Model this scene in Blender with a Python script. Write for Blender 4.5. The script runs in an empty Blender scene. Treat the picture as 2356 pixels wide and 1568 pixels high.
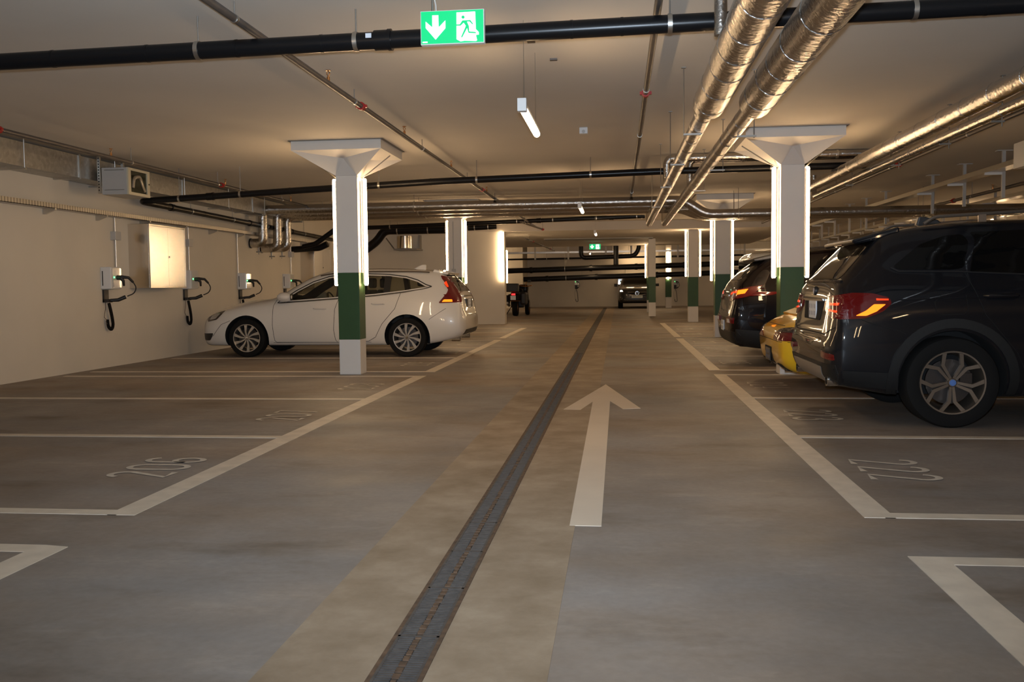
import bpy, bmesh, math, random
import numpy as np
from mathutils import Vector, Matrix
from mathutils.bvhtree import BVHTree
from mathutils.geometry import tessellate_polygon
random.seed(7)
PI = math.pi
SC = bpy.context.scene
COL = SC.collection
V = Vector

# ------------------------------------------------------------------ camera, world, exposure
yaw, pitch, roll = -0.11385, -0.05926, -0.011066
fw = V((math.sin(yaw)*math.cos(pitch), math.cos(yaw)*math.cos(pitch), math.sin(pitch)))
rt = V((math.cos(yaw), -math.sin(yaw), 0))
up = rt.cross(fw)
r2 = rt*math.cos(roll)+up*math.sin(roll)
u2 = -rt*math.sin(roll)+up*math.cos(roll)
cam_data = bpy.data.cameras.new('camera')
cam = bpy.data.objects.new('camera', cam_data)
COL.objects.link(cam)
cam.matrix_world = Matrix(((r2.x, u2.x, -fw.x, 0), (r2.y, u2.y, -fw.y, 0), (r2.z, u2.z, -fw.z, 1.1684), (0, 0, 0, 1)))
cam_data.sensor_width = 36
cam_data.lens = 2154.46/2356*36
cam_data.clip_start = 0.05
cam_data.clip_end = 200
SC.camera = cam
SC.view_settings.view_transform = 'Standard'
SC.view_settings.look = 'None'
SC.view_settings.gamma = 1
SC.view_settings.exposure = 0.0
SC.view_settings.use_curve_mapping = False
world = bpy.data.worlds.new('world')
SC.world = world
world.use_nodes = True
world.node_tree.nodes['Background'].inputs[0].default_value = (0.05, 0.045, 0.04, 1)
world.node_tree.nodes['Background'].inputs[1].default_value = 0.2
SC.cycles.max_bounces = 8
SC.cycles.diffuse_bounces = 4
SC.cycles.glossy_bounces = 4
SC.cycles.sample_clamp_indirect = 4.0
SC.cycles.use_denoising = True

TUBE_COL = (1.0, 0.67, 0.365)
TUBE_POWER = 57.0
FLASH_POWER = 1400.0
# the photographer's flash sits just above the lens
fl = bpy.data.lights.new('camera_flash', 'SPOT')
fl.energy = FLASH_POWER
fl.color = (0.70, 0.84, 1.0)
fl.spot_size = math.radians(105)
fl.spot_blend = 1.0
fl.shadow_soft_size = 0.03
flo = bpy.data.objects.new('camera_flash', fl)
COL.objects.link(flo)
flo.location = (0.0, 0.0, 1.27)
flo.rotation_euler = (PI/2+0.27, 0, 0.114)

# ------------------------------------------------------------------ materials
def nt(m):
    m.use_nodes = True
    return m.node_tree, m.node_tree.nodes['Principled BSDF']
MATS = {}
def mat(name, col, rough=0.5, metal=0.0, coat=0.0, emis=None, es=0.0, noise=None, bump=None, alpha=None, trans=0.0, spec=None):
    """noise=(scale, amount) varies the colour a little; bump=(scale, strength)"""
    if name in MATS: return MATS[name]
    m = bpy.data.materials.new(name)
    t, b = nt(m)
    b.inputs['Base Color'].default_value = (*col, 1)
    b.inputs['Roughness'].default_value = rough
    b.inputs['Metallic'].default_value = metal
    b.inputs['Coat Weight'].default_value = coat
    b.inputs['Coat Roughness'].default_value = 0.03
    if spec is not None: b.inputs['Specular IOR Level'].default_value = spec
    if emis:
        b.inputs['Emission Color'].default_value = (*emis, 1)
        b.inputs['Emission Strength'].default_value = es
    if trans: b.inputs['Transmission Weight'].default_value = trans
    if noise or bump:
        tc = t.nodes.new('ShaderNodeTexCoord')
    if noise:
        n = t.nodes.new('ShaderNodeTexNoise'); n.inputs['Scale'].default_value = noise[0]
        n.inputs['Detail'].default_value = 5
        t.links.new(tc.outputs['Object'], n.inputs['Vector'])
        r = t.nodes.new('ShaderNodeValToRGB')
        a = noise[1]
        r.color_ramp.elements[0].position = 0.3; r.color_ramp.elements[1].position = 0.7
        r.color_ramp.elements[0].color = (*[max(0, c*(1-a)) for c in col], 1)
        r.color_ramp.elements[1].color = (*[min(1, c*(1+a)) for c in col], 1)
        t.links.new(n.outputs['Fac'], r.inputs['Fac'])
        t.links.new(r.outputs['Color'], b.inputs['Base Color'])
    if bump:
        n2 = t.nodes.new('ShaderNodeTexNoise'); n2.inputs['Scale'].default_value = bump[0]
        n2.inputs['Detail'].default_value = 4
        t.links.new(tc.outputs['Object'], n2.inputs['Vector'])
        bp = t.nodes.new('ShaderNodeBump'); bp.inputs['Strength'].default_value = bump[1]
        bp.inputs['Distance'].default_value = 0.02
        t.links.new(n2.outputs['Fac'], bp.inputs['Height'])
        t.links.new(bp.outputs['Normal'], b.inputs['Normal'])
    MATS[name] = m
    return m

def floor_material():
    m = bpy.data.materials.new('polished concrete floor')
    t, b = nt(m); L = t.links; N = t.nodes
    tc = N.new('ShaderNodeTexCoord')
    def noise(scale, detail=6, sx=1, sy=1, rough=0.6):
        mp = N.new('ShaderNodeMapping'); mp.inputs['Scale'].default_value = (sx, sy, 1)
        L.new(tc.outputs['Object'], mp.inputs['Vector'])
        n = N.new('ShaderNodeTexNoise'); n.inputs['Scale'].default_value = scale
        n.inputs['Detail'].default_value = detail; n.inputs['Roughness'].default_value = rough
        L.new(mp.outputs['Vector'], n.inputs['Vector']); return n.outputs['Fac']
    def ramp(fac, p0, c0, p1, c1):
        r = N.new('ShaderNodeValToRGB')
        r.color_ramp.elements[0].position = p0; r.color_ramp.elements[0].color = (*c0, 1)
        r.color_ramp.elements[1].position = p1; r.color_ramp.elements[1].color = (*c1, 1)
        L.new(fac, r.inputs['Fac']); return r.outputs['Color']
    def mix(fac, a, c, mode='MIX'):
        x = N.new('ShaderNodeMix'); x.data_type = 'RGBA'; x.blend_type = mode
        if isinstance(fac, float): x.inputs[0].default_value = fac
        else: L.new(fac, x.inputs[0])
        L.new(a, x.inputs[6]); L.new(c, x.inputs[7]); return x.outputs[2]
    base = ramp(noise(0.55, 6), 0.36, (0.195, 0.181, 0.170), 0.66, (0.300, 0.281, 0.266))
    brown = ramp(noise(1.1, 5), 0.4, (0.225, 0.165, 0.115), 0.65, (0.305, 0.238, 0.178))
    stain = ramp(noise(0.30, 6, 1.0, 2.0), 0.40, (0.1, 0.1, 0.1), 0.64, (0.85, 0.85, 0.85))
    c1 = mix(stain, base, brown)
    fine = ramp(noise(26, 3), 0.3, (0.93, 0.93, 0.93), 0.7, (1.06, 1.06, 1.06))
    c2 = mix(1.0, c1, fine, 'MULTIPLY')
    sc = ramp(noise(2.0, 8, 0.6, 1.5, 0.72), 0.56, (1, 1, 1), 0.72, (1.28, 1.26, 1.22))
    c3 = mix(1.0, c2, sc, 'MULTIPLY')
    dk = ramp(noise(1.5, 6, 0.6, 1.2), 0.30, (0.70, 0.66, 0.60), 0.45, (1, 1, 1))
    c4 = mix(1.0, c3, dk, 'MULTIPLY')
    L.new(c4, b.inputs['Base Color'])
    rr = ramp(noise(1.5, 4), 0.3, (0.54,)*3, 0.7, (0.72,)*3)
    L.new(rr, b.inputs['Roughness'])
    bp = N.new('ShaderNodeBump'); bp.inputs['Strength'].default_value = 0.05; bp.inputs['Distance'].default_value = 0.01
    L.new(noise(8, 5), bp.inputs['Height']); L.new(bp.outputs['Normal'], b.inputs['Normal'])
    return m

def slab_material():
    m = bpy.data.materials.new('bare concrete strip')
    t, b = nt(m); L = t.links; N = t.nodes
    tc = N.new('ShaderNodeTexCoord')
    n = N.new('ShaderNodeTexNoise'); n.inputs['Scale'].default_value = 2.3; n.inputs['Detail'].default_value = 7; n.inputs['Roughness'].default_value = 0.65
    L.new(tc.outputs['Object'], n.inputs['Vector'])
    r = N.new('ShaderNodeValToRGB'); e = r.color_ramp.elements
    e[0].position = 0.30; e[0].color = (0.20, 0.145, 0.09, 1); e[1].position = 0.70; e[1].color = (0.39, 0.31, 0.22, 1)
    x = e.new(0.5); x.color = (0.29, 0.22, 0.15, 1)
    L.new(n.outputs['Fac'], r.inputs['Fac']); L.new(r.outputs['Color'], b.inputs['Base Color'])
    b.inputs['Roughness'].default_value = 0.62
    return m

def foil_material():
    m = bpy.data.materials.new('crinkled aluminium foil insulation')
    t, b = nt(m); L = t.links; N = t.nodes
    b.inputs['Base Color'].default_value = (0.53, 0.505, 0.475, 1); b.inputs['Metallic'].default_value = 1.0
    b.inputs['Roughness'].default_value = 0.26
    tc = N.new('ShaderNodeTexCoord')
    v = N.new('ShaderNodeTexNoise'); v.inputs['Scale'].default_value = 24; v.inputs['Detail'].default_value = 7
    L.new(tc.outputs['Object'], v.inputs['Vector'])
    bp = N.new('ShaderNodeBump'); bp.inputs['Strength'].default_value = 0.6; bp.inputs['Distance'].default_value = 0.014
    L.new(v.outputs['Fac'], bp.inputs['Height']); L.new(bp.outputs['Normal'], b.inputs['Normal'])
    return m

def galv_material():
    m = bpy.data.materials.new('galvanised sheet steel')
    t, b = nt(m); L = t.links; N = t.nodes
    tc = N.new('ShaderNodeTexCoord')
    v = N.new('ShaderNodeTexVoronoi'); v.inputs['Scale'].default_value = 22
    L.new(tc.outputs['Object'], v.inputs['Vector'])
    r = N.new('ShaderNodeValToRGB'); e = r.color_ramp.elements
    e[0].color = (0.36, 0.35, 0.33, 1); e[1].color = (0.5, 0.5, 0.48, 1)
    L.new(v.outputs['Color'], r.inputs['Fac']); L.new(r.outputs['Color'], b.inputs['Base Color'])
    b.inputs['Metallic'].default_value = 0.85; b.inputs['Roughness'].default_value = 0.42
    return m

def glass_material(name, tint, refl=0.09):
    m = bpy.data.materials.new(name)
    t, b = nt(m); L = t.links; N = t.nodes
    N.remove(b)
    out = N['Material Output']
    tr = N.new('ShaderNodeBsdfTransparent'); tr.inputs[0].default_value = (*tint, 1)
    gl = N.new('ShaderNodeBsdfGlossy'); gl.inputs['Roughness'].default_value = 0.02
    lw = N.new('ShaderNodeLayerWeight'); lw.inputs['Blend'].default_value = 0.5
    pw = N.new('ShaderNodeMath'); pw.operation = 'POWER'; pw.inputs[1].default_value = 4.0
    L.new(lw.outputs['Facing'], pw.inputs[0])
    ma = N.new('ShaderNodeMath'); ma.operation = 'MULTIPLY_ADD'; ma.inputs[1].default_value = 0.5; ma.inputs[2].default_value = 0.05
    L.new(pw.outputs[0], ma.inputs[0])
    mx = N.new('ShaderNodeMixShader')
    L.new(ma.outputs[0], mx.inputs[0]); L.new(tr.outputs[0], mx.inputs[1]); L.new(gl.outputs[0], mx.inputs[2])
    L.new(mx.outputs[0], out.inputs['Surface'])
    return m

def perforated_material():
    m = bpy.data.materials.new('perforated zinc tray')
    t, b = nt(m); L = t.links; N = t.nodes
    tc = N.new('ShaderNodeTexCoord'); w = N.new('ShaderNodeTexWave'); w.wave_type = 'BANDS'; w.bands_direction = 'Y'
    w.inputs['Scale'].default_value = 5.2
    L.new(tc.outputs['Object'], w.inputs['Vector'])
    r = N.new('ShaderNodeValToRGB'); e = r.color_ramp.elements
    e[0].position = 0.42; e[0].color = (0.30, 0.28, 0.25, 1); e[1].position = 0.5; e[1].color = (0.60, 0.57, 0.52, 1)
    L.new(w.outputs['Fac'], r.inputs['Fac']); L.new(r.outputs['Color'], b.inputs['Base Color'])
    b.inputs['Metallic'].default_value = 0.8; b.inputs['Roughness'].default_value = 0.35
    return m
M_PERF = perforated_material()
M_FLOOR = floor_material(); M_SLAB = slab_material(); M_FOIL = foil_material(); M_GALV = galv_material()
M_WALL = mat('painted wall', (0.74, 0.69, 0.60), 0.75, noise=(1.3, 0.03))
M_CEIL = mat('painted ceiling', (0.72, 0.665, 0.585), 0.8, noise=(0.9, 0.035))
M_COLW = mat('white column paint', (0.80, 0.76, 0.70), 0.55, noise=(3, 0.02))
M_GREEN = mat('green band paint', (0.028, 0.085, 0.022), 0.5, noise=(4, 0.08))
M_LINE = mat('white floor paint', (0.66, 0.58, 0.47), 0.6, noise=(7, 0.10))
M_DIGIT = mat('worn stencil paint', (0.60, 0.55, 0.47), 0.65, noise=(15, 0.15))
M_BLACKPIPE = mat('black plastic pipe', (0.007, 0.007, 0.008), 0.30, spec=0.3)
M_STEELPIPE = mat('painted steel sprinkler pipe', (0.12, 0.105, 0.095), 0.42, metal=0.3, noise=(8, 0.15))
M_RED = mat('red coupling', (0.42, 0.02, 0.015), 0.4)
M_ZINC = mat('zinc steel', (0.62, 0.60, 0.56), 0.32, metal=1.0)
M_DARKZINC = mat('dull rod steel', (0.30, 0.28, 0.25), 0.5, metal=0.8)
M_BRASS = mat('brass', (0.50, 0.22, 0.07), 0.35, metal=0.9)
M_TUBE = mat('lit tube', (1, 1, 1), 0.4, emis=TUBE_COL, es=TUBE_POWER)
M_HOUSE = mat('white lamp housing', (0.78, 0.77, 0.75), 0.4)
M_RUBBER = mat('tyre rubber', (0.007, 0.0065, 0.006), 0.85, spec=0.25)
M_BLKPL = mat('black plastic', (0.018, 0.017, 0.017), 0.45)
M_DKPL = mat('dark grey plastic cladding', (0.012, 0.012, 0.012), 0.55, spec=0.3)
M_CAVITY = mat('dark wheel well', (0.006, 0.006, 0.006), 0.9)
M_CHROME = mat('chrome', (0.80, 0.78, 0.74), 0.10, metal=1.0)
M_ALLOY = mat('machined alloy', (0.66, 0.63, 0.58), 0.28, metal=0.9)
M_ALLOYD = mat('bronze grey alloy', (0.30, 0.255, 0.21), 0.34, metal=0.85)
M_DISC = mat('brake disc steel', (0.09, 0.08, 0.075), 0.4, metal=0.9)
M_WHITECAR = mat('white car paint', (0.70, 0.67, 0.62), 0.32, coat=1.0)
M_GREYCAR = mat('dark grey metallic paint', (0.0065, 0.0072, 0.0095), 0.4, coat=1.0, spec=0.1)
M_BLACKCAR = mat('black cherry paint', (0.004, 0.0025, 0.003), 0.35, coat=0.7, spec=0.05)
M_YELLOW = mat('yellow car paint', (0.95, 0.55, 0.018), 0.30, coat=1.0)
M_TINT = mat('privacy glass', (0.004, 0.004, 0.004), 0.03, spec=0.4)
M_GLASS = glass_material('clear car glass', (0.62, 0.64, 0.60))
M_TAILRED = mat('red tail lamp glass', (0.085, 0.0015, 0.003), 0.12, coat=1.0, emis=(1, 0.01, 0.01), es=0.02)  # faint emission imitates flash returned by the unlit red glass
M_TAILFLASH = mat('tail lamp element with painted flash glow', (0.8, 0.1, 0.02), 0.2, emis=(1.0, 0.03, 0.004), es=0.8)  # emission stands in for camera flash thrown back; the lamp is off
M_REFLFLASH = mat('orange reflector with painted flash glow', (0.9, 0.2, 0.02), 0.2, emis=(1.0, 0.24, 0.01), es=1.6)  # glow of the flash in the reflector, put in as emission
M_SMOKE = mat('smoked lens', (0.05, 0.035, 0.028), 0.1, coat=1.0)
M_PLATE = mat('white number plate', (0.80, 0.84, 0.90), 0.35)
M_PLATEINK = mat('plate characters', (0.15, 0.17, 0.22), 0.5)
M_CLEARLENS = mat('clear lamp lens', (0.45, 0.44, 0.42), 0.1, coat=1.0, metal=0.4)
M_SEAT = mat('dark seat fabric', (0.035, 0.032, 0.028), 0.8)
M_STAINLESS = mat('brushed stainless steel', (0.70, 0.66, 0.60), 0.20, metal=1.0, noise=(2, 0.03))
M_SATIN = mat('satin stainless door', (0.80, 0.79, 0.77), 0.24, metal=0.85)
M_GREYBOX = mat('light grey enclosure', (0.50, 0.49, 0.47), 0.42)
M_LED = mat('green led', (0, 1, 0.2), 0.3, emis=(0.1, 1.0, 0.2), es=6)
M_SIGNG = mat('green sign face', (0.0, 0.35, 0.12), 0.4, emis=(0.0, 0.62, 0.20), es=0.9)
M_SIGNW = mat('white sign symbol', (0.9, 0.95, 0.9), 0.4, emis=(0.85, 1.0, 0.88), es=1.6)
M_DRAIN = mat('drain channel steel', (0.065, 0.06, 0.057), 0.65, metal=0.1, noise=(30, 0.25))
M_RUST = mat('rusty channel frame', (0.10, 0.058, 0.032), 0.8, noise=(25, 0.4))
M_PIT = mat('drain pit', (0.02, 0.017, 0.014), 0.9)
M_HUB = mat('blue roundel', (0.10, 0.2, 0.5), 0.3)

# ------------------------------------------------------------------ mesh helpers
def fillet(pts, r, n=6):
    pts = [V(p) for p in pts]
    if r <= 0 or len(pts) < 3: return pts
    out = [pts[0]]
    for i in range(1, len(pts)-1):
        a, b, c = pts[i-1], pts[i], pts[i+1]
        d1 = (a-b); d2 = (c-b)
        l1, l2 = d1.length, d2.length
        rr = min(r, l1*0.49, l2*0.49)
        p0 = b+d1.normalized()*rr; p1 = b+d2.normalized()*rr
        for k in range(n+1):
            t = k/n
            out.append(p0*(1-t)**2+b*2*t*(1-t)+p1*t*t)
    out.append(pts[-1])
    return out

class MB:
    def __init__(s): s.v = []; s.f = []; s.mi = []; s.cur = 0
    def add(s, vs, fs):
        o = len(s.v); s.v += [V(p) for p in vs]
        for f in fs: s.f.append([i+o for i in f]); s.mi.append(s.cur)
        return s
    def box(s, lo, hi, rotz=0, c=None):
        x0, y0, z0 = lo; x1, y1, z1 = hi
        vs = [V(p) for p in ((x0, y0, z0), (x1, y0, z0), (x1, y1, z0), (x0, y1, z0), (x0, y0, z1), (x1, y0, z1), (x1, y1, z1), (x0, y1, z1))]
        if rotz:
            c = V(c) if c else (vs[0]+vs[6])/2
            R = Matrix.Rotation(rotz, 3, 'Z'); vs = [R@(p-c)+c for p in vs]
        return s.add(vs, [(0, 3, 2, 1), (4, 5, 6, 7), (0, 1, 5, 4), (1, 2, 6, 5), (2, 3, 7, 6), (3, 0, 4, 7)])
    def tube(s, path, r, n=12, cap=True, fil=0.0):
        pts = fillet(path, fil) if fil and not isinstance(r, (list, tuple)) else [V(p) for p in path]
        rs = r if isinstance(r, (list, tuple)) else [r]*len(pts)
        t0 = (pts[1]-pts[0]).normalized()
        a = V((0, 0, 1)) if abs(t0.z) < 0.9 else V((1, 0, 0))
        nrm = t0.cross(a).normalized()
        vs = []; m = len(pts)
        for i, p in enumerate(pts):
            if i == 0: t = pts[1]-pts[0]
            elif i == m-1: t = pts[-1]-pts[-2]
            else: t = (pts[i+1]-pts[i]).normalized()+(pts[i]-pts[i-1]).normalized()
            if t.length < 1e-9: t = t0.copy()
            t.normalize()
            nrm = (nrm-t*nrm.dot(t))
            if nrm.length < 1e-6: nrm = t.orthogonal()
            nrm.normalize(); bn = t.cross(nrm)
            for k in range(n):
                an = 2*PI*k/n
                vs.append(p+(nrm*math.cos(an)+bn*math.sin(an))*rs[i])
        fs = []
        for i in range(m-1):
            for k in range(n):
                k2 = (k+1) % n
                fs.append((i*n+k, i*n+k2, (i+1)*n+k2, (i+1)*n+k))
        if cap:
            fs.append(tuple(range(n-1, -1, -1))); fs.append(tuple((m-1)*n+k for k in range(n)))
        return s.add(vs, fs)
    def lathe(s, prof, axis='Y', c=(0, 0, 0), n=40, close=False):
        """prof: list of (radius, offset along the axis)"""
        c = V(c); vs = []; m = len(prof)
        for r, h in prof:
            for k in range(n):
                a = 2*PI*k/n; u, w = r*math.cos(a), r*math.sin(a)
                if axis == 'Y': vs.append(c+V((u, h, w)))
                elif axis == 'Z': vs.append(c+V((u, w, h)))
                else: vs.append(c+V((h, u, w)))
        fs = []
        for i in range(m if close else m-1):
            j = (i+1) % m
            for k in range(n):
                k2 = (k+1) % n
                fs.append((i*n+k, i*n+k2, j*n+k2, j*n+k))
        return s.add(vs, fs)
    def prism(s, poly, a, b, axis='Z'):
        """poly 2D; axis Z -> (x,y) between z=a..b; axis Y -> (x,z); axis X -> (y,z)"""
        def P(p, h):
            if axis == 'Z': return V((p[0], p[1], h))
            if axis == 'Y': return V((p[0], h, p[1]))
            return V((h, p[0], p[1]))
        n = len(poly)
        tr = tessellate_polygon([[V((p[0], p[1], 0)) for p in poly]])
        vs = [P(p, a) for p in poly]+[P(p, b) for p in poly]
        fs = [tuple(t) for t in tr]+[tuple(i+n for i in reversed(t)) for t in tr]
        fs += [(i, (i+1) % n, (i+1) % n+n, i+n) for i in range(n)]
        return s.add(vs, fs)
    def shift(s, d):
        d = V(d); s.v = [p+d for p in s.v]; return s
    def xform(s, M):
        s.v = [M@p for p in s.v]; return s

def obj(name, mb, m, parent=None, smooth=False, bevel=0, at=None, label=None, fixn=True, ang=40):
    """at: world base of the parent, taken off so children stay local"""
    me = bpy.data.meshes.new(name)
    vs = mb.v
    if at is not None:
        d = V(at); vs = [p-d for p in vs]
    me.from_pydata([tuple(p) for p in vs], [], mb.f)
    ms = m if isinstance(m, (list, tuple)) else [m]
    for x in ms: me.materials.append(x)
    if len(ms) > 1:
        for i, p in enumerate(me.polygons): p.material_index = mb.mi[i]
    if fixn:
        b = bmesh.new(); b.from_mesh(me)
        bmesh.ops.recalc_face_normals(b, faces=b.faces); b.to_mesh(me); b.free()
    me.update()
    if smooth:
        for p in me.polygons: p.use_smooth = True
        try: me.set_sharp_from_angle(angle=math.radians(ang))
        except Exception: pass
    o = bpy.data.objects.new(name, me); COL.objects.link(o)
    if parent: o.parent = parent
    if bevel:
        md = o.modifiers.new('edge', 'BEVEL'); md.width = bevel; md.segments = 2; md.limit_method = 'ANGLE'; md.angle_limit = math.radians(50)
    if label: o['label'] = label
    return o

def thing(name, label, cat, loc=(0, 0, 0), rz=0, group=None):
    o = bpy.data.objects.new(name, None); COL.objects.link(o)
    o.empty_display_size = 0.1
    o.location = loc; o.rotation_euler = (0, 0, rz)
    o['label'] = label; o['category'] = cat
    if group: o['group'] = group
    return o
def tag(o, label, cat, group=None):
    o['label'] = label; o['category'] = cat
    if group: o['group'] = group
    return o
def struct(name, mb, m, **k):
    o = obj(name, mb, m, **k); o['kind'] = 'structure'; return o
def copy_tree(o, parent=None):
    c = o.copy(); COL.objects.link(c)
    if parent: c.parent = parent
    for ch in list(o.children): copy_tree(ch, c)
    return c

# ------------------------------------------------------------------ the room shell
XW, XR, Y0, Y1, ZC = -7.68, 19.0, -11.0, 50.0, 3.045
struct('floor', MB().add([(XW-.3, Y0-.3, 0), (XR+.3, Y0-.3, 0), (XR+.3, Y1+.3, 0), (XW-.3, Y1+.3, 0), (XW-.3, Y0-.3, -.2), (XR+.3, Y0-.3, -.2), (XR+.3, Y1+.3, -.2), (XW-.3, Y1+.3, -.2)],
       [(0, 1, 2, 3), (7, 6, 5, 4), (0, 4, 5, 1), (1, 5, 6, 2), (2, 6, 7, 3), (3, 7, 4, 0)]), M_FLOOR)
struct('ceiling', MB().box((XW-.3, Y0-.3, ZC), (XR+.3, 28.3, ZC+.3)), M_CEIL)
struct('ceiling_low', MB().box((-11.0, 28.3, 2.79), (5.4, 40.0, 3.5)), M_CEIL)
struct('ceiling_far', MB().box((5.4, 28.3, 3.2), (XR+.3, 40.0, 3.5)).box((-11.0, 40.0, 3.3), (XR+.3, Y1+.3, 3.6)), M_CEIL)
struct('wall_left', MB().box((XW-.3, Y0-.3, 0), (XW, 28.3, ZC)), M_WALL)
struct('wall_back_left', MB().box((XW-.3, 28.22, 0), (-3.43, 28.62, 2.9)), M_WALL)
struct('trim_1', MB().box((-7.68, 28.20, 2.79), (5.4, 28.32, ZC)), M_CEIL)
struct('wall_far', MB().box((-11.0, Y1, 0), (XR+.3, Y1+.3, 3.3)), M_WALL)
struct('wall_far_left', MB().box((-11.3, 28.6, 0), (-11.0, Y1+.3, 3.3)).box((-11.0, 47.6, 0), (-4.85, Y1, 3.3)), M_WALL)
struct('wall_right', MB().box((XR, Y0-.3, 0), (XR+.3, Y1+.3, 3.5)), M_WALL)
struct('wall_behind', MB().box((XW-.3, Y0-.3, 0), (XR+.3, Y0, ZC)), M_WALL)

# ------------------------------------------------------------------ floor: concrete strips, drain, markings
DX = -0.667
drain = thing('drain_channel', 'long grated steel drain channel running down the middle of the aisle', 'drain', (DX, 2.0, 0))
A = (DX, 2.0, 0)
obj('concrete_border', MB().box((-1.10, -6, 0), (DX-.085, 47, .002)), M_SLAB, drain, at=A, label='bare concrete strip left of the grate')
obj('concrete_border', MB().box((DX+.085, -6, 0), (-0.215, 47, .002)), M_SLAB, drain, at=A, label='bare concrete strip right of the grate')
obj('pit', MB().box((DX-.07, -6, -0.0005), (DX+.07, 47, .001)), M_PIT, drain, at=A)
fr = MB()
for s in (-1, 1):
    fr.box((DX+s*.0775-.0075, -6, 0), (DX+s*.0775+.0075, 47, .006))
obj('channel_frame', fr, M_RUST, drain, at=A)
gm = MB()
y = 1.5
while y < 46:
    L = 0.5
    step = 0.0165 if y < 8 else (0.05 if y < 16 else 0.1)
    n = int(L/step)
    if y < 16:
        for k in range(n):
            a = y+.01+k*step
            w = step*0.55
            gm.box((DX-.062, a, .001), (DX-.012, a+w, .006)); gm.box((DX+.012, a, .001), (DX+.062, a+w, .006))
    else:
        gm.box((DX-.060, y+.02, .001), (DX+.060, y+L-.02, .005))
    gm.box((DX-.070, y-.006, .001), (DX+.070, y+.006, .0065))
    y += L
gm.box((DX-.070, 1.5, .001), (DX-.061, 46, .0065)).box((DX+.061, 1.5, .001), (DX+.070, 46, .0065))
obj('grate', gm, M_DRAIN, drain, at=A)
rm = MB(); y = 1.5
while y < 16:
    rm.box((DX-.011+random.uniform(-.003, .003), y, .001), (DX+.009+random.uniform(-.002, .004), y+.03, .0058)); y += 0.045
obj('centre_rib', rm, M_RUST, drain, at=A, label='rusty rib between the two rows of slots')

def flat(mb, poly, h=.003):
    mb.prism(poly, 0.0, h, 'Z')

def bay_marking(name_label, side, ys, y_start, y_end, extra_near=None):
    """side -1 left, +1 right ; ys = divider line centres"""
    xa = -2.50 if side < 0 else 1.205
    sgn = side
    t = thing('bay_marking', name_label, 'floor marking', (xa, y_start, 0))
    base = (xa, y_start, 0)
    w = .15
    m = MB(); m.box((min(xa, xa+sgn*w), y_start, 0), (max(xa, xa+sgn*w), y_end, .003))
    obj('aisle_line', m, M_LINE, t, at=base)
    for yc in ys:
        m = MB(); x0, x1 = xa+sgn*.10, xa+sgn*5.0
        m.box((min(x0, x1), yc-.05, 0), (max(x0, x1), yc+.05, .0035))
        obj('divider_line', m, M_LINE, t, at=base)
    return t
YA, W, G = 4.5905, 2.448, 0.6535
YR = 4.7965
def grp(y, n=4): return [y+W*i for i in range(n)]
bay_marking('white painted outline of the three empty bays nearest on the left', -1, grp(YA), YA-.05, YA+3*W+.05)
bay_marking('white painted outline of the bays under the white estate car', -1, grp(YA+3*W+G), YA+3*W+G-.05, YA+6*W+G+.05)
bay_marking('white painted outline of the bays beyond the white estate car', -1, grp(YA+6*W+2*G, 3), YA+6*W+2*G-.05, YA+8*W+2*G+.05)
bay_marking('white painted outline of the bays under the dark grey SUV', 1, grp(YR), YR-.05, YR+3*W+.05)
bay_marking('white painted outline of the bays under the black crossover', 1, grp(YR+3*W+G), YR+3*W+G-.05, YR+6*W+G+.05)
bay_marking('white painted outline of the bays between second and third right pillars', 1, grp(YR+6*W+2*G), YR+6*W+2*G-.05, YR+9*W+2*G+.05)
# nearest groups, cut by the bottom of the frame
m = MB(); flat(m, [(-2.50, 3.95), (-2.50, 1.5), (-2.65, 1.5), (-2.65, 3.86), (-4.2, 3.86), (-7.5, 3.90), (-7.5, 4.0), (-2.62, 3.97)])
tag(obj('bay_marking', m, M_LINE), 'corner of a white bay outline cut by the left edge, nearest bottom left', 'floor marking')
m = MB(); flat(m, [(1.215, 4.08), (1.215, 1.2), (1.365, 1.2), (1.365, 3.97), (6.2, 3.98), (6.2, 4.10)])
tag(obj('bay_marking', m, M_LINE), 'corner of a white bay outline in the bottom right of the floor', 'floor marking')
# arrow
m = MB()
flat(m, [(-0.155, 10.95), (-0.52, 8.73), (-0.36, 8.70), (-0.262, 9.32), (-0.242, 4.49), (-0.088, 4.49), (-0.09, 9.38), (0.035, 8.78), (0.20, 8.83)])
tag(obj('floor_arrow', m, mat('bright arrow paint', (0.70, 0.60, 0.48), 0.6, noise=(3, 0.03))), 'long white straight-ahead arrow painted on the aisle floor', 'floor marking')

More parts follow.
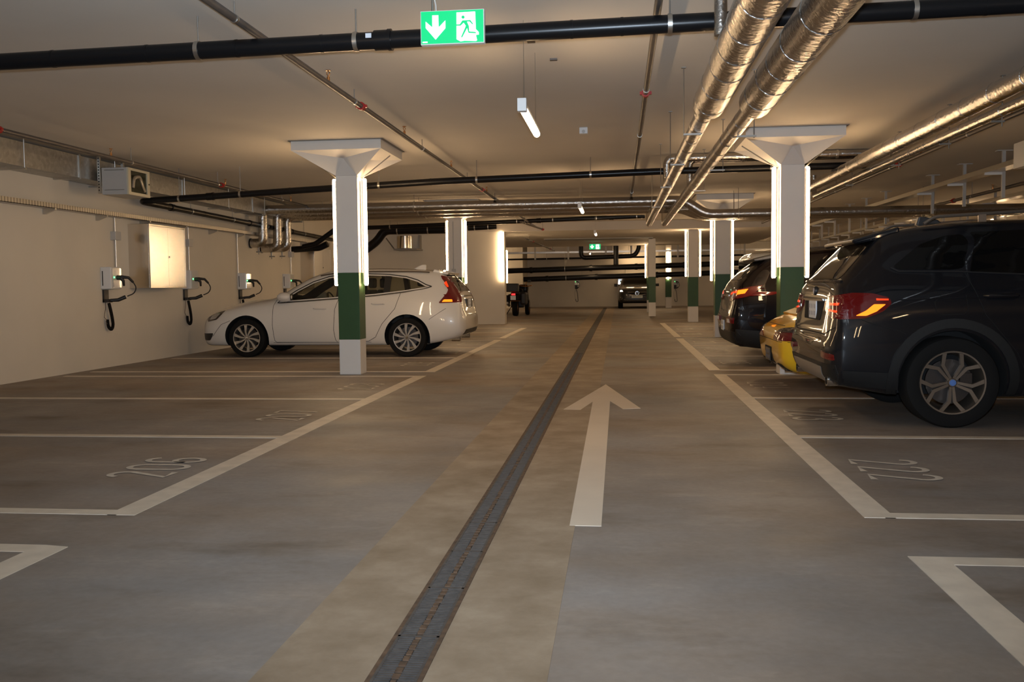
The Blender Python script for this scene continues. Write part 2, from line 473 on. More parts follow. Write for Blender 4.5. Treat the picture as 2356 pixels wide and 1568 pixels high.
def arc(cx, cy, rx, ry, a0, a1, n=14):
    return [(cx+rx*math.cos(math.radians(a0+(a1-a0)*i/n)), cy+ry*math.sin(math.radians(a0+(a1-a0)*i/n))) for i in range(n+1)]
DIG = {
 '0': [arc(.25, .75, .21, .21, 0, 180)+arc(.25, .25, .21, .21, 180, 360)+[(.46, .75)]],
 '1': [[(.12, .78), (.3, .96), (.3, .04)]],
 '2': [arc(.25, .76, .2, .2, 170, -20)+[(.06, .04), (.47, .04)]],
 '3': [arc(.24, .74, .2, .21, 160, -80, 12)+arc(.24, .27, .22, .23, 80, -160, 12)],
 '4': [[(.36, .04), (.36, .96), (.04, .3), (.48, .3)]],
 '5': [[(.44, .96), (.1, .96), (.07, .55)]+arc(.25, .3, .21, .26, 120, -150, 12)],
 '6': [arc(.27, .76, .2, .2, 20, 170, 8)+[(.06, .4)]+arc(.26, .27, .2, .23, 180, 540, 18)],
 '7': [[(.05, .96), (.46, .96), (.2, .04)]],
 '8': [arc(.25, .74, .18, .22, -90, 270, 18), arc(.25, .27, .21, .24, 90, 450, 18)],
 '9': [arc(.25, .73, .2, .23, 0, 360, 18)+[(.45, .6)]+arc(.25, .24, .2, .2, 0, -150, 8)],
}
def stroke(mb, pts, hw, P, z=.003):
    n = len(pts); L = []; R = []
    for i, p in enumerate(pts):
        a = pts[max(0, i-1)]; b = pts[min(n-1, i+1)]
        dx, dy = b[0]-a[0], b[1]-a[1]; l = math.hypot(dx, dy) or 1
        nx, ny = -dy/l*hw, dx/l*hw
        L.append(P(p[0]+nx, p[1]+ny)); R.append(P(p[0]-nx, p[1]-ny))
    vs = [V((*q, z)) for q in L+R]
    mb.add(vs, [(i, i+1, n+i+1, n+i) for i in range(n-1)])
def bay_number(txt, side, yc, label, h=.42, sp=.24):
    t = thing('bay_number', label, 'floor marking', ((-2.8 if side < 0 else 1.48), yc, 0))
    for i, ch in enumerate(txt):
        o = (i-1)*sp
        m = MB()
        def P(u, v):
            du = (u-.25)*.36+o; dv = v*h
            # left bays: tops point to -X, reading towards +Y; right bays: tops point to +X, reading towards -Y
            return (-dv, du) if side < 0 else (dv, -du)
        for st in DIG[ch]: stroke(m, st, .052, P, .0032+.0002*i)
        obj('digit', m, M_DIGIT, t, fixn=False)
    return t
for txt, side, yc, lab in (
    ('206', -1, YA+W*.5-.02, 'worn stencilled number in the nearest left bay, the largest on the left'),
    ('207', -1, YA+W*1.5-.02, 'worn stencilled number in the middle one of the nearest left bays'),
    ('208', -1, YA+W*2.5-.02, 'worn stencilled number right in front of the first left pillar'),
    ('209', -1, YA+3*W+G+W*.5, 'faint stencilled number between the first left pillar and the white estate'),
    ('210', -1, YA+3*W+G+W*1.5, 'faint stencilled number at the tail of the white estate car'),
    ('211', -1, YA+3*W+G+W*2.5, 'faint stencilled number in the bay past the white estate car'),
    ('222', 1, YR+W*.5-.03, 'worn stencilled number in the nearest right bay, in front of the SUV wheel'),
    ('223', 1, YR+W*1.5-.03, 'worn stencilled number beside the dark grey SUV tail'),
    ('224', 1, YR+W*2.5-.03, 'faint stencilled number in the shade behind the yellow car'),
    ('225', 1, YR+3*W+G+W*.5, 'faint stencilled number behind the black crossover'),
    ('226', 1, YR+3*W+G+W*1.5, 'faint stencilled number just past the black crossover'),
    ('227', 1, YR+3*W+G+W*2.5, 'faint stencilled number just before the second right pillar'),
    ('228', 1, YR+6*W+2*G+W*.5, 'faint stencilled number just past the second right pillar'),
    ('229', 1, YR+6*W+2*G+W*1.5, 'faint stencilled number midway between the second and third right pillars')):
    bay_number(txt, side, yc, lab)

# ------------------------------------------------------------------ columns and lamps
CAPT, CAPB, CB = ZC, 2.925, 2.645
def column(x, y, label, cap=True, base=0.47, green=1.36, top=None, cx=0.0, w=.29):
    t = thing('pillar', label, 'pillar', (x, y, 0))
    h = w/2
    zt = top or (CB if cap else ZC)
    obj('shaft', MB().box((-h, -h, green), (h, h, zt)), M_COLW, t, bevel=.006)
    obj('green_band', MB().box((-h-.001, -h-.001, base), (h+.001, h+.001, green)), M_GREEN, t, bevel=.006, label='dark green painted band')
    obj('base', MB().box((-h, -h, 0), (h, h, base)), M_COLW, t, bevel=.006)
    if cap:
        m = MB(); s = .59; k = .05
        q = [V((-h, -h, CB)), V((h, -h, CB)), V((h, h, CB)), V((-h, h, CB))]
        b = [V((cx-s, -s, CAPB)), V((cx+s, -s, CAPB)), V((cx+s, s, CAPB)), V((cx-s, s, CAPB))]
        u = [V((cx-s, -s, CAPT)), V((cx+s, -s, CAPT)), V((cx+s, s, CAPT)), V((cx-s, s, CAPT))]
        # steel mushroom head: triangular facet at each shaft face, folding out to the square plate
        vs = q+b+u
        e = [V((cx*.5, -h-.13, CB+.21)), V((h+.13, 0, CB+.21)), V((cx*.5, h+.13, CB+.21)), V((-h-.13, 0, CB+.21))]
        vs += e
        fs = []
        for i in range(4):
            j = (i+1) % 4
            fs += [(i, j, 12+i), (i, 12+i, 4+i), (12+i, j, 4+j), (12+i, 4+j, 4+i), (4+i, 4+j, 8+j, 8+i)]
        fs += [(0, 3, 2, 1), (8, 9, 10, 11)]
        m.add(vs, fs)
        obj('capital', m, M_COLW, t, label='flared square capital under the ceiling')
        for sd in (-1, 1):
            e_ = V((cx+sd*(s-.03), .02, CAPB-.012)); b_ = V((sd*(h+.02), .02, CB+.0))
            obj('conduit', MB().tube([V((sd*(h+.035), .02, CB-.04)), b_+V((sd*.02, 0, -.012)), e_], .008, 8), M_DARKZINC, t, label='thin conduit running up the capital')
        obj('ceiling_joint', MB().box((cx-s-.03, -s-.03, CAPT-.006), (cx+s+.03, s+.03, CAPT)), M_DARKZINC, t)
    return t
def tube_light(x, y, z0, z1, side, label, rz=0):
    """side: +1 fixed on the +X face, -1 on the -X face"""
    t = thing('tube_light', label, 'tube light', (x, y, z0), rz)
    L = z1-z0
    d = side
    obj('housing', MB().box((min(-d*.035, -d*.008), -.022, .02), (max(-d*.035, -d*.008), .022, L-.02)), M_HOUSE, t)
    m = MB(); m.tube([(0, 0, 0), (0, 0, .02), (0, 0, L-.02), (0, 0, L)], [.020, .028, .028, .020], 12)
    obj('diffuser', m, M_TUBE, t, smooth=True, label='glowing white tube')
    return t
def lit_column(x, y, label, tl, tr, cx=0, z0=1.19, z1=2.615, **k):
    column(x, y, label, cx=cx, **k)
    h = k.get('w', .29)/2
    tube_light(x-h-.062, y, z0, z1, -1, tl)
    tube_light(x+h+.062, y, z0, z1, 1, tr)
lit_column(-3.58, 12.33, 'white square pillar with green band in front of the white estate car', 'bright vertical tube on the left side of the pillar before the white car', 'bright vertical tube on the right side of the pillar before the white car')
lit_column(2.18, 12.33, 'white square pillar with green band behind the yellow car', 'bright vertical tube on the left side of the pillar behind the yellow car', 'bright vertical tube on the right side of the pillar behind the yellow car', cx=-.05, z0=1.225, z1=2.63)
lit_column(-3.62, 20.85, 'white square pillar with green band just behind the white estate tail', 'bright vertical tube left of the pillar behind the estate tail', 'bright vertical tube right of the pillar behind the estate tail', z0=1.22, z1=2.63)
lit_column(2.23, 20.8, 'white square pillar with green band left of the black crossover', 'bright vertical tube left of the pillar beside the black crossover', 'bright vertical tube on the crossover side of that same pillar', z0=1.22, z1=2.56, w=.32)
lit_column(2.25, 29.05, 'white pillar with green band standing third in the right row', 'vertical tube left of the third right pillar', 'vertical tube right of the third right pillar', cap=False, top=2.79, z0=1.38, z1=2.77, w=.30)
column(1.20, 34.25, 'slim white pillar with green band in front of the black parked car', cap=False, top=2.79, base=.50, green=1.42, w=.25)
tube_light(1.10, 38.95, 1.42, 2.78, -1, 'pale vertical tube just left of the slim pillar by the black car')
column(1.28, 39.1, 'distant white pillar with green band peeking left of the slim pillar', cap=False, top=2.79, base=.50, green=1.42, w=.25)
column(2.39, 45.9, 'farthest white pillar with green band, a tube on its near face', cap=False, top=3.3, base=.52, green=1.40, w=.28)
tube_light(2.37, 45.72, 1.36, 2.78, 1, 'vertical tube on the near face of the farthest pillar', rz=-PI/2)
tube_light(-3.52, 28.185, 1.33, 2.775, 1, 'blazing vertical tube on the pale end wall left of the aisle', rz=-PI/2)
column(-3.80, 30.2, 'pillar hidden behind the pale end wall', cap=False, top=2.79)
tube_light(-3.595, 30.2, 1.25, 2.3, 1, 'vertical tube glimpsed behind the edge of the pale end wall')
# rows beyond the frame that light the hall
for (x, y) in ((-3.58, -3.8), (2.18, -3.8)):
    lit_column(x, y, 'white pillar with green band behind the camera, '+('left' if x < 0 else 'right')+' of the aisle', 'vertical tube on the left of the pillar behind the camera, '+('left' if x < 0 else 'right')+' row', 'vertical tube on the right of the pillar behind the camera, '+('left' if x < 0 else 'right')+' row')
for k, (x, y) in enumerate(((11.3, 20.6), (11.3, 28.8), (11.3, 37.0))):
    w_ = ('nearest', 'middle', 'farthest')[k]
    lit_column(x, y, 'white pillar in the row across the right-hand bays, '+w_+' of three', 'vertical tube left of the '+w_+' pillar across the right-hand bays', 'vertical tube right of the '+w_+' pillar across the right-hand bays', cap=(k == 0), top=None if k == 0 else 3.2)

def pendant(x, y0, y1, z, label, zc=ZC):
    t = thing('pendant_tube_lamp', label, 'lamp', (x, (y0+y1)/2, z))
    a = (y1-y0)/2
    m = MB(); m.tube([(0, -a, 0), (0, -a+.02, 0), (0, a-.02, 0), (0, a, 0)], [.018, .027, .027, .018], 12)
    obj('diffuser', m, M_TUBE, t, smooth=True, label='glowing white tube')
    obj('housing', MB().box((-.022, -a+.03, .018), (.022, a-.02, .04)), M_HOUSE, t)
    obj('end_cap', MB().box((-.032, -a-.05, -.03), (.032, -a+.02, .06)), M_HOUSE, t, bevel=.004)
    for s in (-1, 1):
        m = MB(); m.tube([(0, s*a*.8, .03), (0, s*a*.8, zc-z)], .0025, 6)
        obj('suspension_wire', m, M_ZINC, t)
    return t
pendant(-0.665, 6.62, 7.80, 2.41, 'white tube lamp hanging over the aisle, nearest and largest')
pendant(-0.62, 15.3, 16.5, 2.43, 'white tube lamp hanging over the aisle before the silver cross pipes')
pendant(-0.60, 24.3, 25.5, 2.50, 'white tube lamp hanging over the aisle just above the distant exit sign')
pendant(-1.30, 42.3, 43.6, 2.58, 'white tube lamp hanging in front of the far vertical black pipes', zc=3.3)
for k, (x0, x1, y) in enumerate(((0.32, 0.79, 49.3), (1.20, 1.62, 49.3), (6.7, 7.3, 47.5), (-6.9, -5.7, 46))):
    t = thing('ceiling_tube_lamp', ('lit tube lamp crossing above the black parked car', 'lit tube lamp just left of the slim pillar top, far away', 'lit tube lamp far off above the black crossover roof', 'lit tube lamp by the edge of the pale end wall, far away')[k], 'lamp', ((x0+x1)/2, y, 2.585 if y > 49 else 2.52))
    h = (x1-x0)/2
    obj('diffuser', MB().tube([(-h, 0, 0), (h, 0, 0)], .035, 10), M_TUBE, t, smooth=True)
    obj('housing', MB().box((-h, -.03, .03), (h, .03, .06)), M_HOUSE, t)
    for s in (-1, 1): obj('suspension_wire', MB().tube([(s*h*.8, 0, .05), (s*h*.8, 0, .714 if y > 49 else .78)], .004, 6), M_ZINC, t)
for k, (x, y) in enumerate(((4.4, -1.0), (7.6, 1.0), (8.9, 24), (15, 16), (15, 32), (-6, 34), (-8, 43), (7.5, 42.5))):  # those behind the end wall and before the far wall: added unseen fill
    pendant(x, y-.6, y+.6, 2.6 if y < 28 else 2.5, ('lamp over the bays behind the camera to the right', 'lamp over the next aisle beside the camera', 'lamp over the bays far right beyond the SUV roof', 'lamp by the right wall, nearer of two', 'lamp by the right wall, farther of two', 'unseen lamp added to brighten the area behind the pale end wall', 'unseen lamp added to brighten the back of the area behind the pale end wall', 'unseen lamp added to brighten the far wall, right side')[k], zc=ZC if y < 28 else (3.3 if y > 40 else (3.2 if x > 5.4 else 2.79)))

# ------------------------------------------------------------------ exit signs
def exit_sign(x, y, zb, w, h, label, sc=1, zc=ZC):
    t = thing('exit_sign', label, 'sign', (x, y, zb))
    obj('sign_box', MB().box((-w/2-.006, .002, -.006), (w/2+.006, .05, h+.006)), M_HOUSE, t, bevel=.003)
    obj('green_face', MB().box((-w/2, -.004, 0), (w/2, .002, h)), M_SIGNG, t)
    def U(px, py):
        u = (px-315)/670.; v = (py-(130-40*u))/338.
        return (-w/2+u*w, h*(1-v))
    m = MB()
    m.prism([U(*p) for p in ((437, 165), (503, 162), (505, 290), (578, 215), (578, 295), (470, 418), (365, 300), (365, 232), (437, 292))], -.0065, -.004, 'Y')
    obj('down_arrow', m, M_SIGNW, t)
    m = MB()
    m.prism([U(*p) for p in ((700, 130), (900, 116), (905, 300), (935, 330), (937, 355), (905, 360), (917, 415), (905, 424), (780, 424), (740, 432), (697, 410))], -.0065, -.004, 'Y')
    obj('doorway', m, M_SIGNW, t)
    m = MB()
    hx, hy = U(770, 178); r = 17/670.*w
    m.prism([(hx+r*math.cos(a*PI/8), hy+r*math.sin(a*PI/8)) for a in range(16)], -.009, -.0065, 'Y')
    m.prism([U(*p) for p in ((762, 213), (848, 207), (878, 246), (868, 252), (838, 222), (812, 224), (832, 270), (834, 326), (906, 331), (906, 344), (826, 342), (812, 292), (757, 392), (746, 386), (792, 285), (798, 268), (776, 236), (742, 268), (697, 268), (697, 256), (734, 254))], -.009, -.0065, 'Y')
    obj('running_figure', m, M_SIGNG, t)
    m = MB(); m.tube([(-w*.33, .03, h), (-w*.33, .03, zc-zb)], .008, 8)
    obj('hanger_rod', m, M_DARKZINC, t)
    m = MB(); m.tube([(-w*.27, .03, h), (-w*.275, .035, h+(zc-zb-h)*.5), (-w*.30, .03, zc-zb)], .004, 6)
    obj('cable', m, M_HOUSE, t)
    if sc:
        obj('maker_plate', MB().box((-w*.48, -.0055, .006), (-w*.40, -.004, .014)), M_SIGNW, t)
    return t
exit_sign(-1.065, 6.1, 2.742, .408, .205, 'large lit green exit sign hanging at the top of the view')
exit_sign(-0.89, 36.0, 2.505, .42, .20, 'small distant green exit sign hanging down the aisle', 0, zc=2.79)

# ------------------------------------------------------------------ pipes
def at_dist(pts, d):
    for i in range(len(pts)-1):
        l = (pts[i+1]-pts[i]).length
        if d <= l: return pts[i].lerp(pts[i+1], d/l), (pts[i+1]-pts[i]).normalized()
        d -= l
    return pts[-1], (pts[-1]-pts[-2]).normalized()
def ring(p, t, r, w, n=16):
    return MB().tube([p-t*w/2, p+t*w/2], r, n)
def zceil(p):
    if p.y < 28.3: return ZC
    if p.y > 40: return 3.3
    return 2.79 if p.x < 5.4 else 3.2
def pipe(name, label, cat, path, r, m, fil=0.12, clamps=(), collars=(), sockets=(), couplings=(), heads=(), wires=0, smooth=True, rodr=.005, segs=None):
    pts = [V(p) for p in path]
    base = pts[0].copy()
    t = thing(name, label, cat, base)
    mb = MB()
    if segs is None: mb.tube(pts, r, 18, fil=fil)
    else:
        for (p0, p1, rr) in segs: mb.tube([p0, p1], rr, 20)
    if not wires: obj('pipe_run', mb, m, t, smooth=True, at=base)
    def along(dv): return at_dist(pts, dv)
    for c in clamps:
        p, tt = along(c)
        k = obj('clamp', ring(p, tt, r*1.07+.002, .03), M_ZINC, t, smooth=True, at=base)
        zt = zceil(p)
        if zt-p.z > r+.02:
            off = V((0, 0, 0))
            o = obj('hanger_rod', MB().tube([p+V((0, 0, r)), V((p.x, p.y, zt))], rodr, 8), M_DARKZINC, k, smooth=True, at=base)
    for c in collars:
        p, tt = along(c); obj('seam', ring(p, tt, r+.0025, .018), m, t, smooth=True, at=base)
    for c in sockets:
        p, tt = along(c); obj('socket', ring(p, tt, r*1.16, .10), m, t, smooth=True, at=base)
        obj('socket', ring(p+tt*.055, tt, r*1.24, .025), m, t, smooth=True, at=base)
    for c in couplings:
        p, tt = along(c)
        mb = ring(p, tt, r*1.5, .07)
        mb.box(p-V((r*2.1, .016, .014)), p+V((r*2.1, .016, .014)))
        obj('coupling', mb, M_RED, t, at=base, label='red grooved coupling')
    for c in heads:
        p, tt = along(c)
        mb = MB(); q = p+V((0, 0, r))
        mb.tube([q-V((0, 0, .01)), q+V((0, 0, .03))], .014, 8)
        mb.tube([q+V((0, 0, .03)), q+V((-.014, 0, .06)), q+V((0, 0, .085))], .004, 6)
        mb.tube([q+V((0, 0, .03)), q+V((.014, 0, .06)), q+V((0, 0, .085))], .004, 6)
        mb.tube([q+V((0, 0, .082)), q+V((0, 0, .087))], .022, 10)
        obj('sprinkler_head', mb, M_BRASS, t, at=base, label='brass upright sprinkler head')
    if wires:
        L = sum((pts[i+1]-pts[i]).length for i in range(len(pts)-1))
        d = .2
        while d < L:
            p, tt = along(d)
            rr = r
            if segs:
                for (p0, p1, r_) in segs:
                    if (p0[1]-.01 <= p.y <= p1[1]+.01): rr = r_
            mb.tube([p-tt*.006, p-tt*.003, p+tt*.003, p+tt*.006], [rr-.002, rr+.003, rr+.003, rr-.002], 18); d += wires*random.uniform(.8, 1.2)
        obj('pipe_run', mb, m, t, smooth=True, at=base)
    return t

B1 = [(-7.6, 6.3, 2.742), (5.5, 6.3, 2.935)]
o_ = 7.6
dp = pipe('drain_pipe', 'thick black drain pipe crossing the ceiling behind the large exit sign', 'pipe', B1, .0585, M_BLACKPIPE,
     clamps=(-2.88+o_, -1.76+o_, .34+o_, 1.87+o_, -5.5+o_), collars=(-3.95+o_, -3.25+o_, -2.6+o_, -2.0+o_, -.30+o_, .03+o_, .9+o_, 2.3+o_), sockets=(-1.58+o_,))
obj('sticker', MB().box((-1.68, 6.238, 2.835), (-1.64, 6.2445, 2.865)), M_PLATE, dp, at=B1[0], label='small white sticker')
pipe('drain_pipe', 'black drain pipe crossing behind the two nearest pillars and turning at the left wall', 'pipe',
     [(-7.48, 24.0, 2.42), (-7.45, 14.05, 2.55), (-4.78, 14.0, 2.66), (-2.75, 14.0, 2.74), (.56, 14.0, 2.81), (3.5, 14.0, 2.83)], .050, M_BLACKPIPE, fil=.12,
     clamps=(2.2, 4.6, 6.4, 8.2, 10.6, 11.6, 13.8, 15.3, 17.0, 19.6, 21), collars=(1.5, 3.4, 5.6, 7.7, 12.4, 14.6), sockets=(3.0, 5.5, 8.9, 11.1, 18.2))
def ypipe(x, z, r, label, y0, y1, **k):
    return pipe('sprinkler_pipe', label, 'pipe', [(x, y0, z), (x, y1, z)], r, M_STEELPIPE, **k)
ypipe(-2.49, 2.93, .026, 'thin grey sprinkler pipe running away above the large exit sign', 3.0, 28.2, clamps=(3.0, 5.8, 8.9, 12.5, 16, 20, 24), couplings=(6.05, 14.2), heads=(1.0, 5.0, 7.9, 11, 14.8, 18))
ypipe(.26, 2.955, .026, 'thin grey sprinkler pipe left of the two big foil pipes', 3.0, 20.0, clamps=(2.9, 5.85, 8.5, 12, 15.5), couplings=(6.0,), heads=(3.9, 8.0, 12))
ypipe(-6.42, 2.85, .026, 'thin grey sprinkler pipe beside the duct on the left', 3.0, 21.5, clamps=(4, 8.9, 11.6, 14.5, 17), couplings=(6.2, 11.75), heads=(8.4, 11.9, 15))
ypipe(4.0, 2.84, .026, 'thin grey sprinkler pipe beside the slim foil pipe at upper right', 7.0, 27.0, clamps=(1, 4.4, 7.5, 11), couplings=(7.1,), heads=(3.2, 6.1, 9.4, 13))
ypipe(6.75, 2.78, .032, 'rust-red sprinkler main above the dark grey SUV', 6, 27.0, clamps=(6, 9.4, 13), couplings=(10.0, 14.0), heads=(12,))
pipe('sprinkler_pipe', 'short slanted sprinkler branch near the ceiling beam', 'pipe', [(-2.55, 24.6, 2.83), (-2.1, 26.2, 2.72)], .022, M_STEELPIPE, couplings=(2.3,), clamps=(.3, 2.0))
pipe('sprinkler_pipe', 'thin sprinkler pipe under the low ceiling past the pale end wall', 'pipe', [(-2.95, 30, 2.66), (-2.7, 39.8, 2.62)], .022, M_STEELPIPE, couplings=(2, 8), clamps=(1, 5, 9))
# foil pipes running along the aisle
def foil_long(x, z, r0, r1, ys, y0, y1, label, rods=(), ox=0, **k):
    segs = [((x, y0, z), (x, ys, z), r0), ((x, ys-.01, z), (x, y1, z), r1)]
    p = pipe('insulated_pipe', label, 'pipe', [(x, y0, z), (x, y1, z)], r1, M_FOIL, segs=segs, wires=.55, **k)
    b = V((x, y0, z))
    obj('elbow', MB().tube([(x, y1-.02, z), (x, y1+.05, z), (x, y1+.12, z+.25), (x, y1+.12, ZC-.004)], r1, 16, fil=.12), M_FOIL, p, smooth=True, at=b)
    for yy in rods:
        mb = MB().tube([(x+ox, yy, z-.10), (x+ox, yy, ZC)], .005, 6).box((x+ox-.02, yy-.02, ZC-.006), (x+ox+.02, yy+.02, ZC))
        mb.box((min(x, x+ox), yy-.012, z-r1-.018), (max(x, x+ox)+.02, yy+.012, z-r1-.002))
        obj('hanger_rod', mb, M_DARKZINC, p, at=b, label='thin threaded hanger rod')
    return p
foil_long(.700, 2.55, .125, .072, 7.43, 1.4, 21.8, 'left one of the two big foil wrapped pipes sweeping down from the top', rods=(8.4, 10.5, 12.9, 16.2), ox=-.13)
foil_long(1.05, 2.55, .128, .072, 7.43, 1.4, 21.8, 'right one of the two big foil wrapped pipes sweeping down from the top', rods=(8.6, 11.1, 13.5, 16.8), ox=.15)
foil_long(3.06, 2.69, .085, .075, 12.5, 2, 17.4, 'thicker foil pipe slanting in from the upper right edge')
foil_long(3.42, 2.68, .048, .043, 12.5, 2, 17.0, 'slim foil pipe just under the thicker one at upper right', rods=(9.2, 10.6, 12.4, 14.8), ox=.1)
pipe('insulated_pipe', 'foil riser dropping beside the left big foil pipe at the top', 'pipe', [(.635, 6.02, 2.70), (.635, 6.02, ZC-.004)], .04, M_FOIL)
pipe('insulated_pipe', 'short foil pipe under the ceiling crossing behind the right capital', 'pipe', [(.70, 13.84, 2.56), (.70, 13.84, 2.975), (3.5, 13.84, 2.975)], .055, M_FOIL, fil=.10, clamps=(1.5, 2.8))
pipe('insulated_pipe', 'foil riser joining the right big foil pipe to the ceiling run', 'pipe', [(1.05, 14.16, 2.56), (1.05, 14.16, 2.985), (3.6, 14.16, 2.985)], .045, M_FOIL, fil=.10, clamps=(1.2, 2.2))
# three foil pipes across
for k, (yy, xl, zz, lab) in enumerate(((19.0, -7.40, 2.80, 'nearest of the three foil pipes crossing the hall with a dropped elbow at left'),
                                   (19.6, -7.31, 2.765, 'middle one of the three foil pipes crossing the hall'),
                                   (20.15, -7.29, 2.735, 'farthest of the three foil pipes crossing the hall'))):
    zl = (2.11, 2.03, 2.05)[k]
    pipe('insulated_pipe', lab, 'pipe', [(-7.67, yy, zl), (xl, yy, zl), (xl, yy, zz), (1.30, yy, zz+.015), (1.72, yy, (2.535, 2.55, 2.575)[k]), (13.0, yy, (2.525, 2.54, 2.56)[k])], .095, M_FOIL, fil=.16, clamps=(4.2, 10.8, 14.5))
    mb = MB().lathe([(.05, -.02), (.105, -.02), (.105, .0), (.078, .005), (.078, .10), (.05, .10)], 'X', (-7.655, yy, zl), 24)
    o = obj('wall_flange', mb, M_BLACKPIPE, smooth=True); tag(o, ('near', 'middle', 'far')[k]+' black flange where a foil pipe leaves the left wall', 'flange')
for k, (xx, yy, zz) in enumerate(((-7.5, 19.0, 2.025), (-7.45, 19.6, 1.945), (-7.42, 20.15, 1.965))):
    mb = MB().tube([(xx, yy, zz), (xx, yy, zz-.09)], .018, 8).box((xx-.05, yy-.015, zz-.11), (xx+.07, yy+.015, zz-.085)).tube([(xx, yy, zz-.10), (xx, yy, zz-.15)], .01, 8)
    o = obj('drain_valve', mb, M_DARKZINC); tag(o, 'small drain valve under the foil pipe elbows, '+('nearest', 'middle', 'farthest')[k], 'valve')
pipe('drain_pipe', 'black pipe slanting up behind the foil risers on the left', 'pipe', [(-7.3, 21.2, 2.12), (-7.0, 21.2, 2.18), (-6.4, 21.2, 2.58)], .058, M_BLACKPIPE, fil=.05, clamps=(.9,))
pipe('drain_pipe', 'short black pipe stub below the slanting one', 'pipe', [(-7.67, 21.5, 2.07), (-7.0, 21.5, 2.10), (-6.8, 21.5, 2.19)], .075, M_BLACKPIPE, fil=.05)
# behind, before the beam
pipe('drain_pipe', 'black pipe under the ceiling just before the beam', 'pipe', [(-7.4, 26.0, 2.83), (.72, 26.0, 3.02)], .058, M_BLACKPIPE, clamps=(1, 4.6, 5.6, 6.8, 7.9), sockets=(5.2, 7.2))
pipe('drain_pipe', 'fat black pipe bending down behind the estate roof', 'pipe', [(-4.95, 26.7, 2.80), (-6.75, 26.7, 2.80), (-6.95, 26.7, 2.50), (-7.60, 26.7, 2.05)], .125, M_BLACKPIPE, fil=.22, clamps=(.5, 1.4))
pipe('drain_pipe', 'dark pipe stub above the pale end wall', 'pipe', [(-4.4, 27.4, 2.87), (-3.55, 27.4, 2.90)], .085, M_BLACKPIPE, fil=.05, clamps=(.2, .6))
t = thing('bracket_fan', 'silver drum on a steel bracket high on the back wall', 'duct fan', (-6.3, 27.4, 2.3))
obj('drum', MB().lathe([(0, 0), (.24, 0), (.24, .36), (0, .36)], 'Z', (0, 0, 0), 24), M_STAINLESS, t, smooth=True)
obj('bracket', MB().box((-.34, -.05, -.05), (.36, .82, -.005)).box((.28, .6, 0), (.33, .82, .42)).tube([(-.34, .1, -.03), (-.62, .2, .32)], .02, 8), M_DARKZINC, t)
# far hall pipes
pipe('drain_pipe', 'upper fat black pipe crossing the far end of the hall', 'pipe', [(-7.5, 44, 1.80), (8, 44, 2.13)], .125, M_BLACKPIPE, sockets=(3.4, 6.2, 8.3, 10.5), clamps=(5, 9, 12))
pipe('drain_pipe', 'lower fat black pipe crossing the far end of the hall', 'pipe', [(-4.45, 44, 1.44), (8, 44, 1.72)], .12, M_BLACKPIPE, sockets=(1.1, 3.4, 6.2, 9), clamps=(2, 6, 10))
pipe('drain_pipe', 'black pipe shaped like a wide U under the far ceiling', 'pipe', [(-1.78, 45, 3.3), (-1.78, 45, 2.44), (.74, 45, 2.50), (.96, 45, 2.80), (.96, 45, 3.3)], .105, M_BLACKPIPE, fil=.25)
pipe('drain_pipe', 'upright black pipe dropping from the U onto the fat pipe', 'pipe', [(-.12, 44.6, 3.3), (-.12, 44.6, 2.0)], .12, M_BLACKPIPE)
pipe('sprinkler_pipe', 'thin dark pipe crossing the far hall below the cable tray', 'pipe', [(-5.5, 46, 2.44), (12, 46, 2.53)], .045, M_BLACKPIPE, clamps=(2, 6, 10, 14))
t = thing('cable_tray', 'long silver cable tray crossing the far hall above the black pipes', 'cable tray', (-5.6, 45.4, 2.72))
obj('tray', MB().box((0, -.15, -.03), (14, .15, 0)).box((0, -.16, -.03), (14, -.15, .05)), M_ZINC, t)
for x in (1.6, 3.2, 5.0, 6.2, 8.4, 11.5): obj('hanger', MB().box((x-.04, -.2, -.33), (x+.04, -.16, .58)), M_GREYBOX, t)
t = thing('cable_tray', 'thin silver rail on the far wall above the charging points', 'cable tray', (-3.3, 49.995, 2.02))
obj('tray', MB().box((0, -.1, 0), (16, 0, .05)), M_ZINC, t)
tag(obj('air_duct', MB().box((-4.6, 47.5, 2.5), (-.3, 48.1, 3.298)), M_CEIL), 'boxed pale duct under the far ceiling behind the black pipes', 'duct')
tag(obj('ceiling_panel', MB().box((-2.6, 33.0, 2.765), (1.2, 34.0, 2.79)), mat('grey board', (.45, .45, .44), .6)), 'faint grey panel flat on the low ceiling near the distant exit sign', 'panel')
# detectors and bits on the ceiling
t = thing('smoke_detector', 'small white detector box on the ceiling right of the hanging lamp', 'detector', (-.41, 11.4, ZC))
obj('housing', MB().box((-.05, -.05, -.075), (.05, .05, 0)), M_HOUSE, t, bevel=.006)
obj('nozzle', MB().tube([(0, -.055, -.05), (0, -.03, -.05)], .02, 12), M_GREYBOX, t)
for k, (x, y) in enumerate(((-.66, 7.3), (-.53, 7.9))):
    tag(obj('ceiling_anchor', MB().box((x-.03, y-.02, ZC-.015), (x+.03, y+.02, ZC)), M_STEELPIPE), ('larger', 'smaller')[k]+' dark anchor plate on the ceiling above the nearest hanging lamp', 'anchor')

